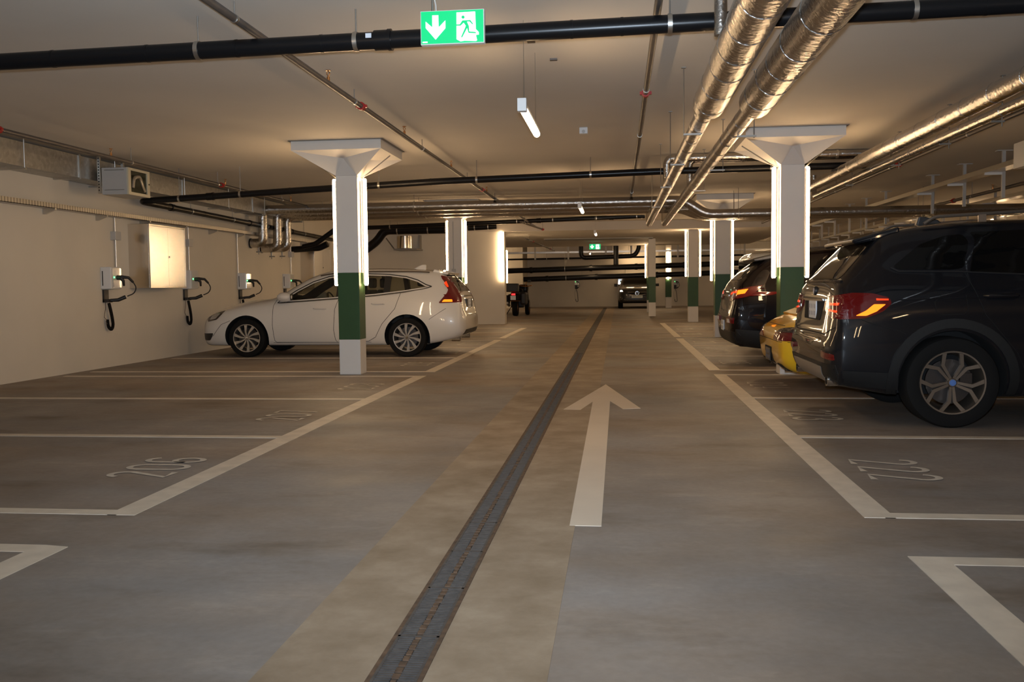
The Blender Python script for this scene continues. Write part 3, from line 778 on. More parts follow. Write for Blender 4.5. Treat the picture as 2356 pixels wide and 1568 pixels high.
# ------------------------------------------------------------------ left wall fixtures
t = thing('air_duct', 'rectangular galvanised air duct along the top of the left wall', 'duct', (-7.49, 3, 2.70))
b = (-7.49, 3, 2.70)
for k in range(6):
    y0 = 3+k*3.05; y1 = min(y0+3.04, 21.2)
    obj('duct_section', MB().box((-7.679, y0, 2.70), (-7.30, y1-.004, 3.0)), M_GALV, t, at=b)
    obj('flange', MB().box((-7.679, y1-.02, 2.68), (-7.285, y1+.012, 3.015)), M_ZINC, t, at=b)
for yy in (8.6, 10.9, 13.0, 15.2, 17.0, 18.8):
    mb = MB().tube([(-7.27, yy, 2.675), (-7.27, yy, ZC)], .007, 6).box((-7.679, yy-.014, 2.66), (-7.25, yy+.014, 2.682))
    obj('hanger', mb, M_ZINC, t, at=b)
t = thing('vent_cabinet', 'pale grey cabinet with a framed glass front under the duct on the left', 'cabinet', (-6.99, 12.8, 2.5))
b = (-6.99, 12.8, 2.5)
obj('body', MB().box((-7.19, 12.5, 2.50), (-6.82, 13.10, 2.875)), M_GREYBOX, t, at=b, bevel=.006)
mb = MB()
for (a, c) in (((-6.82, 12.5, 2.5), (-6.795, 12.57, 2.875)), ((-6.82, 13.03, 2.5), (-6.795, 13.10, 2.875)), ((-6.82, 12.57, 2.5), (-6.795, 13.03, 2.54)), ((-6.82, 12.57, 2.84), (-6.795, 13.03, 2.875))): mb.box(a, c)
fr_ = obj('door_frame', mb, mat('cream enamel', (.66, .60, .44), .4), t, at=b)
obj('glass', MB().box((-6.815, 12.57, 2.54), (-6.81, 13.03, 2.84)), M_GLASS, fr_, at=b)
obj('lock', MB().tube([(-6.80, 13.07, 2.69), (-6.785, 13.07, 2.69)], .01, 10), M_BLKPL, fr_, at=b)
mb = MB(); mb.tube([(-6.83, 12.65, 2.6), (-6.83, 12.68, 2.75), (-6.83, 12.85, 2.78), (-6.83, 12.92, 2.65), (-6.83, 12.98, 2.58)], .03, 10, fil=.06)
mb.v = [p+V((.012, 0, 0)) for p in mb.v]
obj('back_panel', MB().box((-6.82, 12.57, 2.54), (-6.8185, 13.03, 2.84)), M_GALV, t, at=b)
obj('hose', mb, M_ZINC, t, smooth=True, at=b)
obj('slot', MB().box((-7.15, 12.496, 2.835), (-6.86, 12.501, 2.845)).box((-7.15, 12.496, 2.56), (-6.86, 12.501, 2.568)), M_DARKZINC, t, at=b)
obj('perforated_post', MB().box((-7.235, 12.47, 2.52), (-7.195, 12.50, ZC)), M_ZINC, t, at=b)
obj('perforated_post', MB().box((-7.235, 13.10, 2.66), (-7.195, 13.13, ZC)), M_ZINC, t, at=b)
mb = MB()
for k in range(12): mb.box((-7.222, 12.466, 2.55+k*.04), (-7.208, 12.4705, 2.57+k*.04))
obj('post_holes', mb, M_BLKPL, t, at=b)

t = thing('cable_tray', 'perforated steel cable tray running along the left wall above the chargers', 'cable tray', (-7.6, 3, 2.28))
b = (-7.6, 3, 2.28)
mb = MB().box((-7.675, 3, 2.268), (-7.52, 24, 2.275)).box((-7.525, 3, 2.268), (-7.52, 24, 2.335)).box((-7.678, 3, 2.268), (-7.673, 24, 2.335))
obj('tray', mb, M_PERF, t, at=b)
y = 4.2
while y < 23.5:
    mb = MB().prism([(-7.679, 2.268), (-7.50, 2.268), (-7.50, 2.25), (-7.65, 2.19), (-7.679, 2.19)], y-.02, y+.02, 'Y')
    obj('wall_bracket', mb, M_ZINC, t, at=b); y += 1.28
obj('cable', MB().tube([(-7.6, 3, 2.29), (-7.6, 24, 2.29)], .012, 8), M_BLKPL, t, at=b)

def helix(path, r, pitch, wr, n=8):
    """coiled cable along a path"""
    pts = fillet(path, .08, 8) if len(path) > 2 else [V(p) for p in path]
    L = sum((pts[i+1]-pts[i]).length for i in range(len(pts)-1))
    out = []; d = 0; st = pitch/8
    while d <= L:
        p, t_ = at_dist(pts, d); a = 2*PI*d/pitch
        x = V((1, 0, 0)); nn = (x-t_*x.dot(t_)).normalized(); bb = t_.cross(nn)
        out.append(p+(nn*math.cos(a)+bb*math.sin(a))*r); d += st
    return MB().tube(out, wr, 5)
def charger(x, y, z, label, rz=0, loop=1.0, simple=False, cl=.62):
    """white wall box: local +X leaves the wall; y runs along it"""
    t = thing('charging_point', label, 'charger', (x, y, z), rz)
    obj('body', MB().box((0, -.15, 0), (.17, .15, .33)), M_HOUSE, t, bevel=.012)
    obj('side_strip', MB().box((.03, -.1515, .05), (.045, -.15, .27)), M_BLKPL, t)
    obj('front_panel', MB().box((.17, -.12, .015), (.178, .14, .315)), mat('glossy grey panel', (.62, .63, .64), .15, coat=1), t, bevel=.004)
    obj('led', MB().tube([(.178, -.075, .175), (.186, -.075, .175)], .012, 10), M_LED, t, label='green status light')
    m = MB(); m.tube([(.175, .01, .17), (.25, .01, .17)], .035, 12)
    m.tube([(.23, .01, .17), (.27, .02, .12), (.26, .05, .05)], [.03, .022, .016], 10)
    m.tube([(.24, .01, .18), (.33, .06, .17), (.37, .12, .10)], [.028, .022, .018], 10)
    obj('plug', m, M_BLKPL, t, smooth=True)
    obj('plug_cable', MB().tube([(.37, .12, .10), (.40, .16, .02), (.36, .16, -.07), (.28, .10, -.11)], .009, 8, fil=.05), M_BLKPL, t, smooth=True)
    obj('cable_bracket', MB().box((0, -.11, -.20), (.03, .02, -.01)).box((0, -.11, -.20), (.09, .02, -.15)), M_BLKPL, t, bevel=.004)
    m = MB(); m.tube([(.08, -.03, -.17), (.17, .03, -.165), (.26, .09, -.12)], [.024, .028, .03], 10, fil=.04)
    obj('holster', m, M_BLKPL, t, smooth=True)
    if loop:
        P = [(.06, -.04, -.21), (.07, .02, -.42), (.06, .06, -cl+.06), (.06, 0, -cl), (.05, -.07, -cl+.06), (.05, -.08, -cl+.16)]
        obj('coiled_cable', helix(P, .019, .016 if not simple else .05, .0075), M_RUBBER, t, smooth=True)
        obj('thin_lead', MB().tube([(.03, -.08, -.2), (.03, -.09, -.3), (.03, -.13, -.42), (.04, -.09, -cl+.16)], .004, 6), M_RUST, t)
    return t
def conduit(x, y, z0, z1, label, jb=None, rz=0):
    t = thing('conduit', label, 'conduit', (x, y, z0), rz)
    obj('conduit_pipe', MB().tube([(.03, 0, 0), (.03, 0, z1-z0)], .013, 10), M_ZINC, t, smooth=True)
    if jb:
        obj('junction_box', MB().box((.0, -.09, jb-z0-.065), (.09, .07, jb-z0+.065)), M_GREYBOX, t, bevel=.006)
    return t
charger(XW, 13.36, 1.18, 'wall charging point left of the steel cabinet, cable looped below')
charger(XW, 15.98, 1.17, 'wall charging point right of the steel cabinet, cable looped below', cl=.64)
charger(XW, 18.42, 1.15, 'wall charging point below the foil pipe elbows')
charger(XW, 21.0, 1.16, 'wall charging point behind the white estate windscreen', cl=.5)
conduit(XW, 13.62, 1.51, 2.27, 'steel conduit with grey junction box above the nearest charger', 1.99)
conduit(XW, 16.08, 1.5, 2.27, 'steel conduit with grey junction box right of the steel cabinet', 1.99)
conduit(XW, 18.25, 1.48, 2.27, 'steel conduit above the third charger')
conduit(XW, 21.35, 1.49, 2.27, 'steel conduit with junction box left of the second steel cabinet', 1.95)
def cabinet(y0, y1, z0, z1, label):
    t = thing('wall_cabinet', label, 'cabinet', (XW+.175, (y0+y1)/2, z0)); b = tuple(t.location)
    obj('body', MB().box((XW, y0, z0), (XW+.335, y1, z1)), M_STAINLESS, t, at=b, bevel=.004)
    mb = MB()
    f = .025; X0, X1 = XW+.335, XW+.355
    for (a, c) in (((X0, y0, z0), (X1, y1, z0+f)), ((X0, y0, z1-f), (X1, y1, z1)), ((X0, y0, z0+f), (X1, y0+f, z1-f)), ((X0, y1-f, z0+f), (X1, y1, z1-f))): mb.box(a, c)
    obj('rim', mb, M_STAINLESS, t, at=b, bevel=.003)
    ym = (y0+y1)/2
    obj('door', MB().box((X0, y0+f+.004, z0+f+.006), (X1-.004, ym-.003, z1-f-.006)), M_SATIN, t, at=b)
    d = obj('door', MB().box((X0, ym+.003, z0+f+.006), (X1-.004, y1-f-.004, z1-f-.006)), M_SATIN, t, at=b)
    obj('lock', MB().tube([(X1-.004, ym+.03, (z0+z1)/2), (X1+.004, ym+.03, (z0+z1)/2)], .012, 12), M_BLKPL, d, at=b)
    return t
cabinet(14.05, 15.28, 1.19, 2.20, 'large stainless two-door cabinet on the left wall between two chargers')
cabinet(22.1, 23.4, 1.15, 2.17, 'second stainless cabinet on the left wall, half behind the pillar')
# pillar socket and wires
t = thing('wall_socket', 'grey socket with thin conduit on the second left pillar', 'socket', (-3.66, 20.70, 1.50))
obj('box', MB().box((-.04, -.035, -.05), (.05, 0, .05)), M_GREYBOX, t, bevel=.004)
obj('conduit_pipe', MB().tube([(0, -.012, .05), (0, -.012, 1.1)], .008, 8), M_GREYBOX, t)
# chargers on the far wall
for k, (x, z) in enumerate(((-2.2, 1.15), (.1, 1.15), (3.0, 1.1))):
    charger(x, 49.99, z, ('lone charging point on the far wall left of the black parked car', 'charging point on the far wall just left of the black parked car', 'charging point on the far wall near the farthest pillar')[k], rz=-PI/2, simple=True, cl=.9)
    conduit(x+.25, 49.99, z+.3, z+.9, ('thin conduit rising from the lone far charger', 'thin conduit rising from the far charger by the black parked car', 'thin conduit rising from the far charger near the farthest pillar')[k], rz=-PI/2)

# ------------------------------------------------------------------ hung trays on the right
for k, (x, z, lab) in enumerate(((5.42, 2.78, 'cable tray hung from the ceiling above the dark grey SUV'), (7.6, 2.80, 'cable tray hung beyond the SUV roof, second row'), (9.6, 2.80, 'cable tray hung beyond the SUV roof, third row'))):
    y0, y1 = (8.6, 27.5) if k == 0 else (12, 39.5)
    t = thing('cable_tray', lab, 'cable tray', (x, y0, z)); b = (x, y0, z)
    obj('tray', MB().box((x-.10, y0, z-.05), (x+.10, y1, z-.04)).box((x-.105, y0, z-.05), (x-.10, y1, z+.02)).box((x+.10, y0, z-.05), (x+.105, y1, z+.02)), M_ZINC, t, at=b)
    y = y0+1.2
    while y < y1:
        if 18.8 < y < 20.4: y = 20.5
        zt = ZC if y < 28.3 else 3.2
        mb = MB().box((x+.12, y-.02, z-.42), (x+.165, y+.02, zt)).box((x+.04, y-.05, zt-.012), (x+.25, y+.05, zt))
        h = obj('hanger', mb, M_GREYBOX, t, at=b)
        obj('arm', MB().box((x-.12, y-.018, z-.085), (x+.12, y+.018, z-.05)), M_HOUSE, h, at=b)
        y += 1.55
t = thing('wall_cabinet', 'pale square vent box hanging at the right edge above the SUV', 'cabinet', (5.0, 11.75, 2.50)); b = tuple(t.location)
obj('body', MB().box((4.73, 11.5, 2.50), (5.2, 12.0, 2.80)), M_GREYBOX, t, at=b, bevel=.006)
obj('vent', MB().box((4.79, 11.49, 2.55), (5.14, 11.5, 2.75)), M_DARKZINC, t, at=b)
obj('hanger', MB().box((4.95, 11.7, 2.8), (4.99, 11.74, ZC)), M_DARKZINC, t, at=b)

# ------------------------------------------------------------------ car building
def pchip(xs, ys, xq):
    xs = np.array(xs, float); ys = np.array(ys, float)
    h = np.diff(xs); d = np.diff(ys)/h
    m = np.zeros_like(ys)
    for i in range(1, len(xs)-1):
        if d[i-1]*d[i] > 0:
            w1 = 2*h[i]+h[i-1]; w2 = h[i]+2*h[i-1]
            m[i] = (w1+w2)/(w1/d[i-1]+w2/d[i])
    m[0] = d[0]; m[-1] = d[-1]
    i = np.clip(np.searchsorted(xs, xq)-1, 0, len(h)-1)
    t = (xq-xs[i])/h[i]
    return (2*t**3-3*t**2+1)*ys[i]+(t**3-2*t**2+t)*h[i]*m[i]+(-2*t**3+3*t**2)*ys[i+1]+(t**3-t**2)*h[i]*m[i+1]
def catmull(P, sub):
    """open polyline through P (list of (y,z)), first and last on the symmetry plane"""
    P = [np.array(p, float) for p in P]
    a0 = np.array([-P[1][0], P[1][1]]); a1 = np.array([-P[-2][0], P[-2][1]])
    Q = [a0]+P+[a1]; out = []
    for i in range(1, len(Q)-2):
        p0, p1, p2, p3 = Q[i-1:i+3]
        for k in range(sub):
            t = k/sub
            def td(a, b): return max(np.linalg.norm(b-a), 1e-4)**0.5
            t0 = 0; t1 = t0+td(p0, p1); t2 = t1+td(p1, p2); t3 = t2+td(p2, p3)
            tt = t1+t*(t2-t1)
            A1 = (t1-tt)/(t1-t0)*p0+(tt-t0)/(t1-t0)*p1
            A2 = (t2-tt)/(t2-t1)*p1+(tt-t1)/(t2-t1)*p2
            A3 = (t3-tt)/(t3-t2)*p2+(tt-t2)/(t3-t2)*p3
            B1 = (t2-tt)/(t2-t0)*A1+(tt-t0)/(t2-t0)*A2
            B2 = (t3-tt)/(t3-t1)*A2+(tt-t1)/(t3-t1)*A3
            out.append((t2-tt)/(t2-t1)*B1+(tt-t1)/(t2-t1)*B2)
    out.append(P[-1])
    return out
# row: x, zb,wb, zm,wm, zsh,wsh, zbelt,wbelt, zr,wr, zt
def loft_body(rows, sub_x=5, sub_r=4, inset=0.0):
    T = np.arange(len(rows)); tq = np.linspace(0, len(rows)-1, (len(rows)-1)*sub_x+1)
    cols = [pchip(T, [r[c] for r in rows], tq) for c in range(12)]
    rings = []
    for i in range(len(tq)):
        x, zb, wb, zm, wm, zs, ws, zk, wk, zr, wr, zt = [c[i] for c in cols]
        P = [(0, zb), (wb*.8, zb), (wb, zb+.015), ((wb+wm)/2+.02, zb+(zm-zb)*.35), (wm, zm), (ws, zs), (wk, zk), (wr, zr), (wr*.72, zt-(zt-zr)*.22), (0, zt)]
        if inset:
            P = [(max(0, y-inset), z) for y, z in P]
        half = catmull(P, sub_r)
        ring_ = [(float(x), float(p[0]), float(p[1])) for p in half]+[(float(x), -float(p[0]), float(p[1])) for p in half[-2:0:-1]]
        rings.append(ring_)
    n = len(rings[0]); vs = [p for r in rings for p in r]; fs = []
    for i in range(len(rings)-1):
        for k in range(n):
            k2 = (k+1) % n
            fs.append((i*n+k, i*n+k2, (i+1)*n+k2, (i+1)*n+k))
    for ri, r in ((0, rings[0]), (len(rings)-1, rings[-1])):
        # cap as a strip between left and right halves
        m = n//2
        for k in range(m):
            a, b_ = ri*n+k, ri*n+k+1
            c, d = ri*n+(n-k-1) % n, ri*n+(n-k) % n
            if k == 0: fs.append((a, b_, c))
            elif k == m-1: fs.append((a, b_, d))
            else: fs.append((a, b_, c, d))
    m = MB(); m.add(vs, fs); return m
def mb_mesh(mb, mats, name='tmp'):
    me = bpy.data.meshes.new(name); me.from_pydata([tuple(p) for p in mb.v], [], mb.f)
    for x in mats: me.materials.append(x)
    b = bmesh.new(); b.from_mesh(me); bmesh.ops.recalc_face_normals(b, faces=b.faces); b.to_mesh(me); b.free()
    return me
def boolean(mb, mat_, cuts):
    """cuts: list of (MB, material)"""
    me = mb_mesh(mb, [mat_])
    o = bpy.data.objects.new('tmp', me); COL.objects.link(o)
    cs = []
    for cm, m_ in cuts:
        c = bpy.data.objects.new('tmpc', mb_mesh(cm, [m_])); COL.objects.link(c); cs.append(c)
        md = o.modifiers.new('b', 'BOOLEAN'); md.operation = 'DIFFERENCE'; md.solver = 'EXACT'; md.object = c
        try: md.material_mode = 'TRANSFER'
        except Exception: pass
    bpy.context.view_layer.update()
    dg = bpy.context.evaluated_depsgraph_get()
    new = bpy.data.meshes.new_from_object(o.evaluated_get(dg))
    bpy.data.objects.remove(o)
    for c in cs: bpy.data.objects.remove(c)
    return new
def smooth_mesh(me, ang=35):
    for p in me.polygons: p.use_smooth = True
    try: me.set_sharp_from_angle(angle=math.radians(ang))
    except Exception: pass
def bvh_of(mb):
    return BVHTree.FromPolygons([tuple(p) for p in mb.v], [tuple(f) for f in mb.f])
class Car:
    def __init__(s, name, label, loc, rz, rows, paint, wheels, arch, cut_y=.30, extra_cuts=(), cat='car'):
        s.t = thing(name, label, cat, loc, rz)
        s.mb = loft_body(rows); s.bvh = bvh_of(s.mb)
        s.L = rows[-1][0]
        cuts = []
        for (xw, zw, tr) in wheels:
            for sg in (-1, 1):
                c = MB(); w = max(r[4] for r in rows)
                y0, y1 = sg*(w-cut_y), sg*(w+.2)
                prof = [(.0001, y0), (arch, y0), (arch, y1), (.0001, y1)]
                c.lathe(prof, 'Y', (xw, 0, zw), 40, close=False)
                # open lower half so that the well reaches the ground
                c.v = [V((p.x, p.y, p.z)) for p in c.v]
                cuts.append((c, M_CAVITY))
        cuts += list(extra_cuts)
        me = boolean(s.mb, paint, cuts); smooth_mesh(me, 38)
        s.body = bpy.data.objects.new('body', me); COL.objects.link(s.body); s.body.parent = s.t
    def proj(s, p, plane, sg=-1):
        a, z = p
        if plane == 'side': o, d = V((a, sg*3, z)), V((0, -sg, 0))
        elif plane == 'rear': o, d = V((-3, a, z)), V((1, 0, 0))
        elif plane == 'front': o, d = V((s.L+3, a, z)), V((-1, 0, 0))
        else: o, d = V((a, z, 5)), V((0, 0, -1))
        h = s.bvh.ray_cast(o, d)
        if h[0] is None:
            h = s.bvh.find_nearest(V((a, sg*.9, z)) if plane == 'side' else (V((0 if plane == 'rear' else s.L, a, z)) if plane != 'top' else V((a, z, 1.5))))
        n = h[1]
        if n.dot(d) > 0: n = -n
        return h[0], n
    def patch(s, name, poly, m, plane='side', sg=-1, off=.004, res=.06, parent=None, round_=0, label=None, thick=.012):
        if round_:
            q = [V((p[0], p[1], 0)) for p in poly]; out = []
            n = len(q)
            for i in range(n):
                a, b, c = q[i-1], q[i], q[(i+1) % n]
                r = min(round_, (a-b).length*.45, (c-b).length*.45)
                p0 = b+(a-b).normalized()*r; p1 = b+(c-b).normalized()*r
                for k in range(4):
                    t = k/3; out.append(p0*(1-t)**2+b*2*t*(1-t)+p1*t*t)
            poly = [(p.x, p.y) for p in out]
        bm = bmesh.new()
        vs = [bm.verts.new((p[0], p[1], 0)) for p in poly]
        for t in tessellate_polygon([[V((p[0], p[1], 0)) for p in poly]]):
            try: bm.faces.new([vs[i] for i in t])
            except Exception: pass
        for _ in range(7):
            long = [e for e in bm.edges if e.calc_length() > res]
            if not long: break
            bmesh.ops.subdivide_edges(bm, edges=long, cuts=1)
            bmesh.ops.triangulate(bm, faces=bm.faces)
        bm.verts.ensure_lookup_table()
        ns = {}
        for v in bm.verts:
            h, n = s.proj((v.co.x, v.co.y), plane, sg)
            v.co = h+n*off; ns[v.index] = n
        bm.verts.index_update()
        be = [e for e in bm.edges if e.is_boundary]
        r = bmesh.ops.extrude_edge_only(bm, edges=be)
        nv = [g for g in r['geom'] if isinstance(g, bmesh.types.BMVert)]
        dd = {'side': V((0, -sg, 0)), 'rear': V((1, 0, 0)), 'front': V((-1, 0, 0)), 'top': V((0, 0, -1))}[plane]
        for v in nv: v.co += dd*(off+thick)
        bmesh.ops.recalc_face_normals(bm, faces=bm.faces)
        me = bpy.data.meshes.new(name); bm.to_mesh(me); bm.free()
        me.materials.append(m); smooth_mesh(me, 30)
        o = bpy.data.objects.new(name, me); COL.objects.link(o); o.parent = parent or s.t
        if label: o['label'] = label
        return o
    def line(s, name, pts, m, r=.003, plane='side', sg=-1, off=.001, parent=None, step=.05):
        q = []
        for i in range(len(pts)-1):
            a, b = V((*pts[i], 0)), V((*pts[i+1], 0)); k = max(1, int((b-a).length/step))
            q += [a.lerp(b, j/k) for j in range(k)]
        q.append(V((*pts[-1], 0)))
        P = []
        for p in q:
            h, n = s.proj((p.x, p.y), plane, sg); P.append(h+n*off)
        o = obj(name, MB().tube(P, r, 6), m, parent or s.t, smooth=True)
        return o
    def box(s, name, lo, hi, m, bevel=.006, parent=None, rotz=0, label=None):
        return obj(name, MB().box(lo, hi, rotz), m, parent or s.t, bevel=bevel, label=label)

def wheel(car, x, y, R, rim, w, sg, style, mrim=M_ALLOY, rimdepth=.03, mt=M_RUBBER):
    """sg: side the face looks to (-1 or +1 in local y); y = outer face position"""
    c = (x, y, R)
    f = sg
    prof = [(rim-.01, -f*w), (R*.93, -f*w), (R, -f*(w-.02)), (R, -f*.025), (R*.965, -f*.004), (R*.88, f*.004), (rim+.012, f*.0), (rim-.004, -f*.008), (rim-.012, -f*w*.9)]
    m = MB().lathe(prof, 'Y', c, 56, close=True)
    t = obj('wheel', m, mt, car.t, smooth=True, label='black tyre and rim')
    # rim lip and barrel
    m = MB().lathe([(rim+.004, -f*.004), (rim+.002, f*.003), (rim-.010, f*.002), (rim-.016, -f*.02), (rim-.03, -f*.10), (rim-.03, -f*w*.9), (rim-.02, -f*w*.9), (rim+.004, -f*.03)], 'Y', c, 56, close=True)
    sp = m
    def spoke(pts, hws, d0, d1):
        # pts polar path (r, ang), widths; d0 outer depth at hub, d1 at rim
        P = [V((r*math.cos(a), 0, r*math.sin(a))) for r, a in pts]
        n = len(P); L = []; 
        for i in range(n):
            t_ = (P[min(n-1, i+1)]-P[max(0, i-1)]).normalized(); nn = V((-t_.z, 0, t_.x))
            k = i/(n-1); dep = d0+(d1-d0)*k
            L.append((P[i]+nn*hws[i], P[i]-nn*hws[i], dep))
        vs = []; 
        for a, b, dep in L:
            for q, dy in ((a, 0), (b, 0), (b, .028), (a, .028)):
                vs.append(V((c[0]+q.x, c[1]-f*(dep+dy), c[2]+q.z)))
        fs = []
        for i in range(n-1):
            o = i*4
            fs += [(o, o+1, o+5, o+4), (o+1, o+2, o+6, o+5), (o+2, o+3, o+7, o+6), (o+3, o, o+4, o+7)]
        fs += [(0, 3, 2, 1), ((n-1)*4, (n-1)*4+1, (n-1)*4+2, (n-1)*4+3)]
        sp.add(vs, fs)
    if style == 'ten':
        for k in range(10):
            a = 2*PI*k/10+.15
            spoke([(rim*.16, a-.10), (rim*.5, a-.02), (rim*.97, a+.10)], [.010, .014, .027], .012, .010)
    elif style == 'vee':
        for k in range(5):
            a = -PI/2+2*PI*k/5
            for s_ in (-1, 1):
                spoke([(rim*.13, a+s_*.30), (rim*.62, a+s_*.135), (rim*.98, a+s_*.37)], [.0095, .0135, .016], .018, .004)
    else:
        for k in range(5):
            a = PI/2+2*PI*k/5
            spoke([(rim*.15, a), (rim*.97, a)], [.03, .035], .02, .01)
    o = obj('rim', sp, mrim, t, smooth=True, ang=25)
    obj('hub_cap', MB().lathe([(.0005, -f*.0), (.03, -f*.002), (.036, -f*.01), (.040, -f*.05), (.0005, -f*.05)], 'Y', c, 24), mrim, t, smooth=True)
    obj('hub_emblem', MB().lathe([(.0005, f*.003), (.024, f*.002), (.026, -f*.002)], 'Y', c, 24), M_HUB if style == 'vee' else M_CHROME, t, smooth=True)
    obj('brake_disc', MB().lathe([(.0005, -f*.10), (rim*.72, -f*.10), (rim*.72, -f*.125), (.0005, -f*.125)], 'Y', c, 40).box((x+rim*.30, min(y-f*.06, y-f*.13), R-.06), (x+rim*.66, max(y-f*.06, y-f*.13), R+.07)), M_DISC, t)
    return t
def plate(car, x, y, z, w, h, facing, blocks=2, tilt=0, m=None):
    """facing -1: looks to -x (rear), +1: looks to +x"""
    mb = MB().box((x-.006, y-w/2, z-h/2), (x+.006, y+w/2, z+h/2))
    o = obj('number_plate', mb, m or M_PLATE, car.t, bevel=.004)
    mm = MB()
    rows_ = 2 if blocks == 2 else 1
    for r in range(rows_):
        n = 4 if rows_ == 2 else 7
        for k in range(n):
            yc = y-w*.36+k*w*.72/(n-1); zc = z+(h*.2 if (rows_ == 2 and r == 0) else (-h*.2 if rows_ == 2 else 0))
            xx = x+facing*.0065
            mm.box((xx-.0008, yc-w*.030, zc-h*(.13 if rows_ == 2 else .28)), (xx+.0008, yc-w*.008, zc+h*(.13 if rows_ == 2 else .28)))
            mm.box((xx-.0008, yc+w*.008, zc-h*.1), (xx+.0008, yc+w*.030, zc+h*(.13 if rows_ == 2 else .28)))
    obj('plate_lettering', mm, M_PLATEINK, o)
    return o

# ================================================================== white estate car (nose to the left wall)
V60 = [
 (0.00, .42,.55, .55,.66, .61,.66, .66,.60, .68,.50, .69),
 (0.035,.36,.66, .54,.78, .66,.76, .74,.68, .77,.58, .78),
 (0.08, .33,.72, .55,.85, .74,.81, .90,.71, .96,.60, .985),
 (0.16, .30,.76, .56,.885,.82,.83, .99,.74, 1.10,.62, 1.14),
 (0.28, .27,.79, .57,.905,.86,.855,1.06,.765,1.24,.615,1.285),
 (0.42, .24,.80, .58,.915,.88,.87, 1.09,.785,1.355,.60,1.405),
 (0.62, .21,.81, .59,.925,.89,.885,1.10,.80, 1.40,.59,1.445),
 (1.00, .19,.82, .60,.930,.89,.89, 1.09,.81, 1.428,.585,1.472),
 (1.60, .19,.82, .58,.918,.88,.885,1.05,.82, 1.440,.58,1.486),
 (2.10, .19,.82, .56,.915,.87,.885,1.02,.825,1.430,.58,1.480),
 (2.40, .19,.82, .56,.915,.87,.885,1.00,.83, 1.395,.59,1.45),
 (2.68, .19,.82, .56,.915,.86,.885,.985,.83, 1.30,.62,1.365),
 (2.95, .19,.82, .56,.918,.86,.885,.97,.825,1.165,.66,1.225),
 (3.22, .19,.82, .56,.922,.855,.885,.955,.81,1.02,.70, 1.06),
 (3.40, .19,.82, .56,.925,.85,.88, .93,.79, .975,.64, 1.00),
 (3.85, .19,.82, .56,.925,.81,.865,.88,.75, .925,.58, .95),
 (4.20, .19,.80, .52,.90, .75,.82, .80,.70, .845,.52, .865),
 (4.42, .19,.75, .48,.84, .685,.76,.73,.65, .77,.46, .785),
 (4.55, .20,.64, .46,.73, .62,.67, .67,.58, .70,.42, .715),
 (4.62, .25,.50, .44,.58, .57,.55, .62,.48, .645,.36,.655),
 (4.64, .32,.40, .44,.46, .53,.44, .57,.40, .59,.30, .60)]
def cabin_cut(rows, x0, x1, z0, ins=.05, top=.05):
    rr = []
    for r in rows:
        if x0 <= r[0] <= x1:
            rr.append((r[0], z0, r[8]-.10, z0+.05, r[8]-.09, max(z0+.08, r[7]-.12), r[8]-.075, r[7]-.03, r[8]-ins, r[9]-top*1.0, r[10]-ins*.9, r[11]-top))
    return loft_body(rr, 3, 3)
sideglass = [(.555, 1.165), (.66, 1.20), (.80, 1.275), (1.0, 1.335), (1.3, 1.375), (1.7, 1.392), (2.1, 1.385), (2.35, 1.35), (2.62, 1.265), (2.88, 1.13), (3.15, .96), (3.19, .915), (2.7, .945), (2.15, .98), (1.5, 1.025), (1.0, 1.08), (.70, 1.125)]
def poly_y(poly, y0, y1):
    return MB().prism(poly, y0, y1, 'Y')
def inset_poly(poly, d):
    n = len(poly); out = []
    A_ = sum(poly[i][0]*poly[(i+1) % n][1]-poly[(i+1) % n][0]*poly[i][1] for i in range(n))
    sg = 1 if A_ > 0 else -1
    for i in range(n):
        a, b, c = V((*poly[i-1], 0)), V((*poly[i], 0)), V((*poly[(i+1) % n], 0))
        d1 = (b-a).normalized(); d2 = (c-b).normalized()
        n1 = V((-d1.y, d1.x, 0))*sg; n2 = V((-d2.y, d2.x, 0))*sg
        nn = (n1+n2)
        if nn.length < 1e-6: nn = n1
        nn.normalize()
        k = d/max(.45, nn.dot(n1)); q = b+nn*k; out.append((q.x, q.y))
    return out
# three window openings per side (quarter, rear door, front door)
def clip_x(poly, x0, x1):
    def clip(P, f, inter):
        out = []
        for i in range(len(P)):
            a, b = P[i-1], P[i]
            fa, fb = f(a), f(b)
            if fb:
                if not fa: out.append(inter(a, b))
                out.append(b)
            elif fa: out.append(inter(a, b))
        return out
    def at(x): return lambda a, b: (x, a[1]+(b[1]-a[1])*(x-a[0])/(b[0]-a[0]))
    P = clip(poly, lambda p: p[0] >= x0, at(x0))
    return clip(P, lambda p: p[0] <= x1, at(x1))
inner = inset_poly(sideglass, .028)
wins = [clip_x(inner, .58, 1.27), clip_x(inner, 1.36, 1.72), clip_x(inner, 1.75, 2.08), clip_x(inner, 2.17, 3.12)]
cuts = [(cabin_cut(V60, .42, 2.95, .55), M_SEAT), (MB().prism([(-.62, 1.0), (.62, 1.0), (.60, 1.08), (.53, 1.36), (-.53, 1.36), (-.60, 1.08)], 2.45, 3.26, 'X'), M_BLKPL)]
for w_ in wins: cuts.append((poly_y(w_, -1.2, 1.2), M_BLKPL))
volvo = Car('estate_car', 'white estate car parked nose to the left wall behind the pillar', (-2.545, 16.17, 0), PI, V60, M_WHITECAR, [(.96, .325, 0), (3.736, .325, 0)], .385, extra_cuts=cuts)
